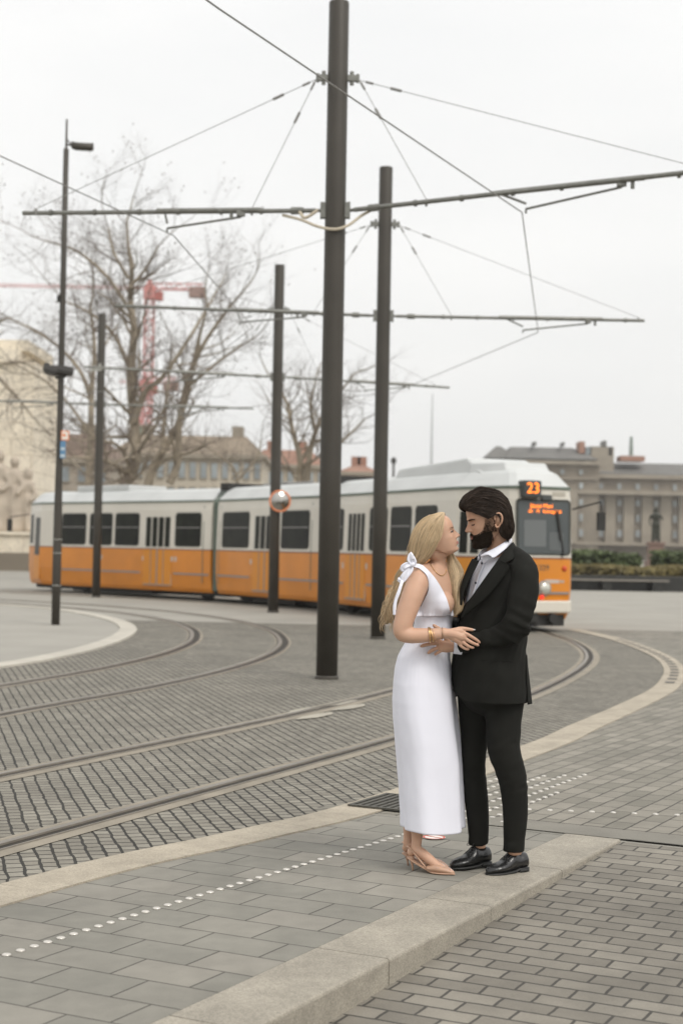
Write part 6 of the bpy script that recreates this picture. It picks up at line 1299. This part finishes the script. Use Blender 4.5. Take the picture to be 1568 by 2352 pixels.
for k in range(700):
    w0 = rng.random(); t0 = rng.uniform(0, .7); t1 = min(1, t0+rng.uniform(.25, .5)); ph = rng.normal()*.3+w0*1.2; dr = rng.normal()*.1; pts = [fh(t0+(t1-t0)*j/9, min(1.04, max(-.04, w0+dr*j/9)), abs(rng.normal())*.0004+.004*math.sin(j/9*2.8)*(k % 3)/2, ph) for j in range(10)]
    r_ = rng.uniform(.0009, .0019); mb.tube(pts, [r_*.5, r_*.8, r_, r_, r_, r_, r_*.9, r_*.7, r_*.4, r_*.12], n=4, attr=float(np.clip(rng.normal(.48, .22), 0, 1)))
sub('hair', mb, blond, wom)
# ---- dress
def drop(x, y, off=.006, dmin=-.2, dmax=.12):      # the point of the body surface seen at this place, lifted a little
    a = Z1(x, y, 0); o = Vector((0, 0, CAM_H)); d = (a-o).normalized(); hit = bvh.ray_cast(o, d)
    if hit[0] is None: return None
    n_ = hit[1]; n_ = n_ if n_.dot(d) < 0 else -n_
    return hit[0]+n_*off
def panel_cloth(nm, A, B, off, nu=26, nv=48, par=None, pucker=True):
    As, Bs = spline(A, 8), spline(B, 8); ia = lambda S_, t: S_[min(int(t*(len(S_)-1)), len(S_)-2)]*(1-(t*(len(S_)-1)-min(int(t*(len(S_)-1)), len(S_)-2)))+S_[min(int(t*(len(S_)-1)), len(S_)-2)+1]*(t*(len(S_)-1)-min(int(t*(len(S_)-1)), len(S_)-2))
    G = [[None]*nu for _ in range(nv)]
    for j in range(nv):
        for i in range(nu):
            q = ia(As, j/(nv-1))*(1-i/(nu-1))+ia(Bs, j/(nv-1))*(i/(nu-1)); G[j][i] = (q, drop(q[0], q[1], off))
    D_ = np.array([[g_[1].y if g_[1] is not None else np.nan for g_ in r] for r in G])
    for _ in range(60):      # fill misses from neighbours
        m_ = np.isnan(D_)
        if not m_.any(): break
        P_ = np.pad(D_, 1, constant_values=np.nan); st = np.stack([P_[:-2, 1:-1], P_[2:, 1:-1], P_[1:-1, :-2], P_[1:-1, 2:]])
        with np.errstate(all='ignore'): av = np.nanmean(st, axis=0)
        D_[m_] = av[m_]
    for _ in range(14):
        P_ = np.pad(D_, 1, mode='edge'); D_ = D_*.4+.15*(P_[:-2, 1:-1]+P_[2:, 1:-1]+P_[1:-1, :-2]+P_[1:-1, 2:])
    def fn(u, v):
        j, i = int(round(v*(nv-1))), int(round(u*(nu-1))); q = G[j][i][0]; Y_ = D_[j, i]-.004
        if pucker: k = math.exp(-((1-v)/.10)**2); Y_ += .0035*k*math.sin(i*1.9)-.0036*math.sin(min(1, v*1.25)*PI)-.016*max(0, v-.75)*4*.6
        p = at(846.7+.28*q[0], 1097.6+.28*q[1], Y_); return p
    return cloth_grid(nm, fn, nu, nv, dress_m, wom, par, .003)
# skirt and waist are one open-ended sheet of rings
SK = [(1124, 533, 160), (1200, 527, 154), (1290, 520, 158), (1350, 492, 180), (1420, 466, 198), (1480, 450, 212), (1580, 446, 232), (1700, 446, 248), (1850, 452, 258), (2000, 466, 262), (2170, 484, 264), (2350, 498, 262), (2550, 508, 258), (2750, 518, 255), (2905, 524, 256)]
def skirt_fn(u, v):
    y = 1124+(2886-1124)*v; th = 2*PI*u+PI*.9; cx, wd = np.interp(y, [q[0] for q in SK], [q[1] for q in SK]), np.interp(y, [q[0] for q in SK], [q[2] for q in SK])/1715
    kk = min(1, max(0, (y-1300)/250)); a = wd*.945; b = wd*1.16
    c = Z1(cx, y, DW+.005); c.z = Z1(1000, y).z
    h = (y-1310)/1595; f_ = 0
    if y > 1310:
        am = .0030+.0095*h; g_ = math.exp(-h*7)
        f_ = am*(.8*math.sin(5*th+1.3*math.sin(th*2)+h*.5)+.26*math.sin(9*th+2.0+.8*math.sin(2*th)))+.0020*math.exp(-h*13)*math.sin(34*th+3*math.sin(5*th))
        f_ += .0035*nz3((math.cos(th)*1.2, math.sin(th)*1.2, h*2.2), 1.6, 2)*min(1, h*4)+.0012*nz3((math.cos(th)*2, math.sin(th)*2, h*5), 2.2, 5)
        if 0 < h < .5: f_ += .006*math.exp(-((h-.16)/.12)**2)*math.exp(-((th-1.2)/.7)**2)
    else: f_ = .0012*nz3((th*2, y*.01, 0), 3)-.001*(math.exp(-(((th-.75)/.03)**2))+math.exp(-(((th-1.0)/.03)**2)))
    p = ring_pt(c, a+f_, b+f_, fw, lw, th); p.z += -.010*h*math.cos(th-.3)-.003*math.sin(3*th)*h
    return p
sk = cloth_grid('dress', skirt_fn, 221, 150, dress_m, wom, None, .003)
# bodice: near panel, sliver of the far panel, back
panel_cloth('bodice', [(385, 722), (462, 785), (488, 850), (484, 930), (452, 1000), (415, 1075), (386, 1138)], [(440, 716), (512, 785), (562, 850), (606, 925), (640, 1000), (660, 1070), (672, 1130)], .005, par=sk)
def farp(u, v):
    q0 = np.array([674, 1134])*(1-v)+np.array([690, 985])*v; q1 = np.array([706, 1134])*(1-v)+np.array([712, 985])*v; q = q0*(1-u)+q1*u; return Z1(q[0], q[1], -.050+.05*v+.03*u)
cloth_grid('bodice', farp, 6, 16, dress_m, wom, sk, .003)
def backp(u, v): y = 850+(1130-850)*v; w_ = 1-.35*(1-v)**2; return wt_(y, R(180)+R(78)*w_*(2*u-1), .006)
cloth_grid('back_panel', backp, 30, 16, dress_m, wom, sk, .003)
mb = MB(); mb.tube([skirt_fn(t, .0) for t in np.linspace(0, 1, 60)], .0022, n=5); sub('seam', mb, dress_m, wom, sk)
mb = MB(); p_ = 0 and [Z1(386, 1136, -.155), Z1(392, 1180, -.155), Z1(400, 1225, -.15)]; mb.tube([skirt_fn((R(118)-PI*.9)/(2*PI), v_) for v_ in np.linspace(0, .10, 10)], .0012, n=5); sub('zip', mb, dress_m, wom, sk)
# bow on the shoulder: knot, two loops, two hanging tails
def ribbon_strip(nm, C, Wd_, nrm, par):
    Cs = spline([tuple(c) for c in C], 6); ws = np.interp(np.linspace(0, len(C)-1, len(Cs)), range(len(C)), Wd_)
    def fn(u, v):
        i = v*(len(Cs)-1); k = min(int(i), len(Cs)-2); fr = i-k; p = Vector(Cs[k]*(1-fr)+Cs[k+1]*fr); d = Vector(Cs[k+1]-Cs[k]).normalized(); s_ = d.cross(Vector(nrm)).normalized(); w_ = ws[k]*(1-fr)+ws[k+1]*fr
        return p+s_*w_*(u-.5)*2+Vector(nrm)*(.004*math.sin(u*PI*2.2+v*5)*min(1, w_/.012))
    return cloth_grid(nm, fn, 9, 40, dress_m, wom, par, .0018)
bow = mb = MB(); D = -.135; mb.ell(Z1(352, 712, D), (.013, .012, .015)); mb.tube([Z1(372, 706, D+.01), Z1(356, 712, D-.004), Z1(345, 726, D-.002)], [.009, .013, .010], n=10); bw = sub('bow', mb, dress_m, wom, sk)
ribbon_strip('bow_loop', [Z1(352, 705, D), Z1(340, 670, D-.01), Z1(345, 630, D-.012), Z1(347, 607, D-.008)], [.010, .016, .012, .001], (.1, -1, 0), bw)
ribbon_strip('bow_loop', [Z1(355, 708, D), Z1(370, 690, D-.005), Z1(362, 655, D-.004), Z1(348, 612, D-.004)], [.008, .012, .010, .001], (.3, -1, 0), bw)
ribbon_strip('bow_loop', [Z1(350, 712, D), Z1(312, 715, D-.012), Z1(282, 735, D-.010), Z1(277, 752, D-.002), Z1(305, 748, D+.0), Z1(345, 722, D)], [.008, .013, .014, .010, .010, .006], (.0, -1, .3), bw)
ribbon_strip('bow_tail', [Z1(352, 716, D), Z1(335, 752, D-.008), Z1(302, 795, D-.012), Z1(270, 835, D-.010), Z1(238, 828, D-.004)], [.009, .016, .017, .016, .009], (.1, -1, .2), bw)
ribbon_strip('bow_tail', [Z1(275, 840, D-.012), Z1(262, 880, D-.035), Z1(243, 940, D-.045), Z1(222, 1000, D-.048), Z1(212, 1060, D-.050), Z1(209, 1125, D-.050)], [.007, .007, .008, .007, .008, .006], (.2, -1, 0), bw)
ribbon_strip('strap', [Z1(352, 714, D), Z1(385, 722, D+.012), Z1(418, 728, D+.035), Z1(446, 746, D+.045)], [.009, .013, .017, .018], (.1, -.8, .6), bw)
# necklace, bracelets
neck = [(488, 676), (500, 705), (520, 740), (548, 775), (580, 798), (605, 800), (628, 775), (634, 755)]; mb = MB(); cs = spline(neck, 7)
for i in range(0, len(cs)-1):
    p = drop(cs[i][0], cs[i][1], .003) or Z1(cs[i][0], cs[i][1], -.07); q = drop(cs[i+1][0], cs[i+1][1], .003) or p+Vector((.005, 0, 0)); 
    if (q-p).length > .03: continue
    mb.tube([p, (p+q)/2+Vector((0, -.001, .001 if i % 2 else -.001)), q], .0014 if i % 2 else .0019, n=5)
sub('necklace', mb, gold, wom)
def bracelet(x, y, r, rad, beads, m, tilt):
    mb = MB(); c = Z1(x, y, -.171); ax = Vector((math.cos(R(tilt)), 0, math.sin(R(tilt)))); e1 = Vector((0, -1, 0)); e2 = ax.cross(e1).normalized(); n = 64
    pts = [c+(e1*math.cos(2*PI*i/n)+e2*math.sin(2*PI*i/n))*r for i in range(n+1)]; mb.tube(pts, [rad*(1+(beads*.35 if (i//1) % 2 else 0)) for i in range(n+1)], n=6, caps=False); sub('bracelet', mb, m, wom)
bracelet(497, 1290, .0345, .0030, 1.2, gold, 8); bracelet(516, 1290, .0338, .0030, 1.2, gold, 16); bracelet(537, 1290, .034, .0008, 0, gold, 20); bracelet(600, 1276, .0300, .0009, 1.6, mat('dark_gold', (.35, .20, .12), .35, .8), 2)
for (x, y) in ((1176, 371),):
    mb = MB(); a = Z8(1150, 371, -.178); b = Z8(1182, 372, -.174); mb.tube([a, (a+b)/2, b], [.0045, .005, .0022], n=8, flat=.45); sub('fingernail', mb, mat('white_nail', (.78, .74, .72), .2), wom)
for x, y in ((1240, 532), (1225, 568), (1162, 600)): mb = MB(); a = Z8(x-14, y-6, -.178); b = Z8(x+6, y+3, -.172); mb.tube([a, (a+b)/2, b], [.0035, .0042, .002], n=8, flat=.5); sub('fingernail', mb, mat('rose_nail', (.66, .42, .36), .25), wom)
# ---- slingback heels
def heel_shoe(ankle, heel, ball, toe, Yd):
    tp = Vector(toe); gz = .008
    d = Vector((tp.x-heel.x, tp.y-heel.y, 0)); L = d.length+.012; d.normalize(); s = Vector((-d.y, d.x, 0)); hl = heel+Vector((0, 0, -.012))-d*.012
    mb = MB(); rs = []
    n = 20                     # pointed upper from mid foot to tip
    for i in range(16):
        t = i/15; u = .44+.56*t; c = Vector((hl.x, hl.y, 0))+d*(L*1.14*u); zb = gz+.003+max(0, (.52-u))*.10; w_ = interp([(.44, .034), (.6, .039), (.75, .034), (.88, .021), (.96, .010), (1, .003)], u); h_ = interp([(.44, .020), (.55, .036), (.66, .041), (.8, .032), (.92, .019), (1, .010)], u)
        rs.append([c+s*w_*math.copysign(abs(math.cos(2*PI*j/n))**.8, math.cos(2*PI*j/n))+Vector((0, 0, zb+h_*(.5+.5*math.sin(2*PI*j/n)))) for j in range(n)])
    mb.rings(rs); sh = sub('shoe', mb, nude, wom)
    mb = MB(); rs = []          # arched sole
    for i in range(18):
        t = i/17; c = Vector((hl.x, hl.y, 0))+d*(L*1.15*t); z = gz+(hl.z-gz-.004)*max(0, 1-t/.56)**1.25*1.0; w_ = interp([(0, .022), (.12, .025), (.4, .022), (.62, .037), (.8, .028), (1, .003)], t); rs.append([c+s*w_+Vector((0, 0, z)), c-s*w_+Vector((0, 0, z)), c-s*w_+Vector((0, 0, z+.006)), c+s*w_+Vector((0, 0, z+.006))])
    mb.rings(rs); sub('sole', mb, nude, wom, sh)
    mb = MB(); c = Vector((hl.x, hl.y, hl.z))+d*.012; mb.tube([c+Vector((0, 0, .004)), c+d*.004+Vector((0, 0, -.016)), Vector((c.x+d.x*.010, c.y+d.y*.010, gz+.012)), Vector((c.x+d.x*.012, c.y+d.y*.012, gz-.004))], [.018, .0085, .0042, .0050], n=12); sub('heel', mb, nude, wom, sh)
    mb = MB(); bk = hl-d*.010+Vector((0, 0, .048)); mid_ = Vector((hl.x, hl.y, 0))+d*(L*.50)
    for sg in (1, -1): mb.tube(spline([bk, bk+s*sg*.024+d*.03+Vector((0, 0, -.006)), mid_+s*sg*.034+Vector((0, 0, .034))], 6), .0026, n=6, flat=1.5)
    sub('strap', mb, nude, wom, sh)
    mb = MB()
    for k in range(70):
        u = rng.uniform(.62, .96); w_ = interp([(.44, .034), (.6, .039), (.75, .034), (.88, .021), (.96, .010), (1, .003)], u); h_ = interp([(.44, .020), (.55, .036), (.66, .041), (.8, .032), (.92, .019), (1, .010)], u); a = rng.uniform(.2, PI-.2); c = Vector((hl.x, hl.y, 0))+d*(L*1.14*u)
        mb.ell(c+s*w_*math.copysign(abs(math.cos(a))**.8, math.cos(a))+Vector((0, 0, gz+.004+h_*(.5+.5*math.sin(a)))), (.0019,)*3, nu=6, nv=4)
    sub('beads', mb, beadm, wom, sh)
heel_shoe(*ft1, 0); heel_shoe(*ft2, 0)
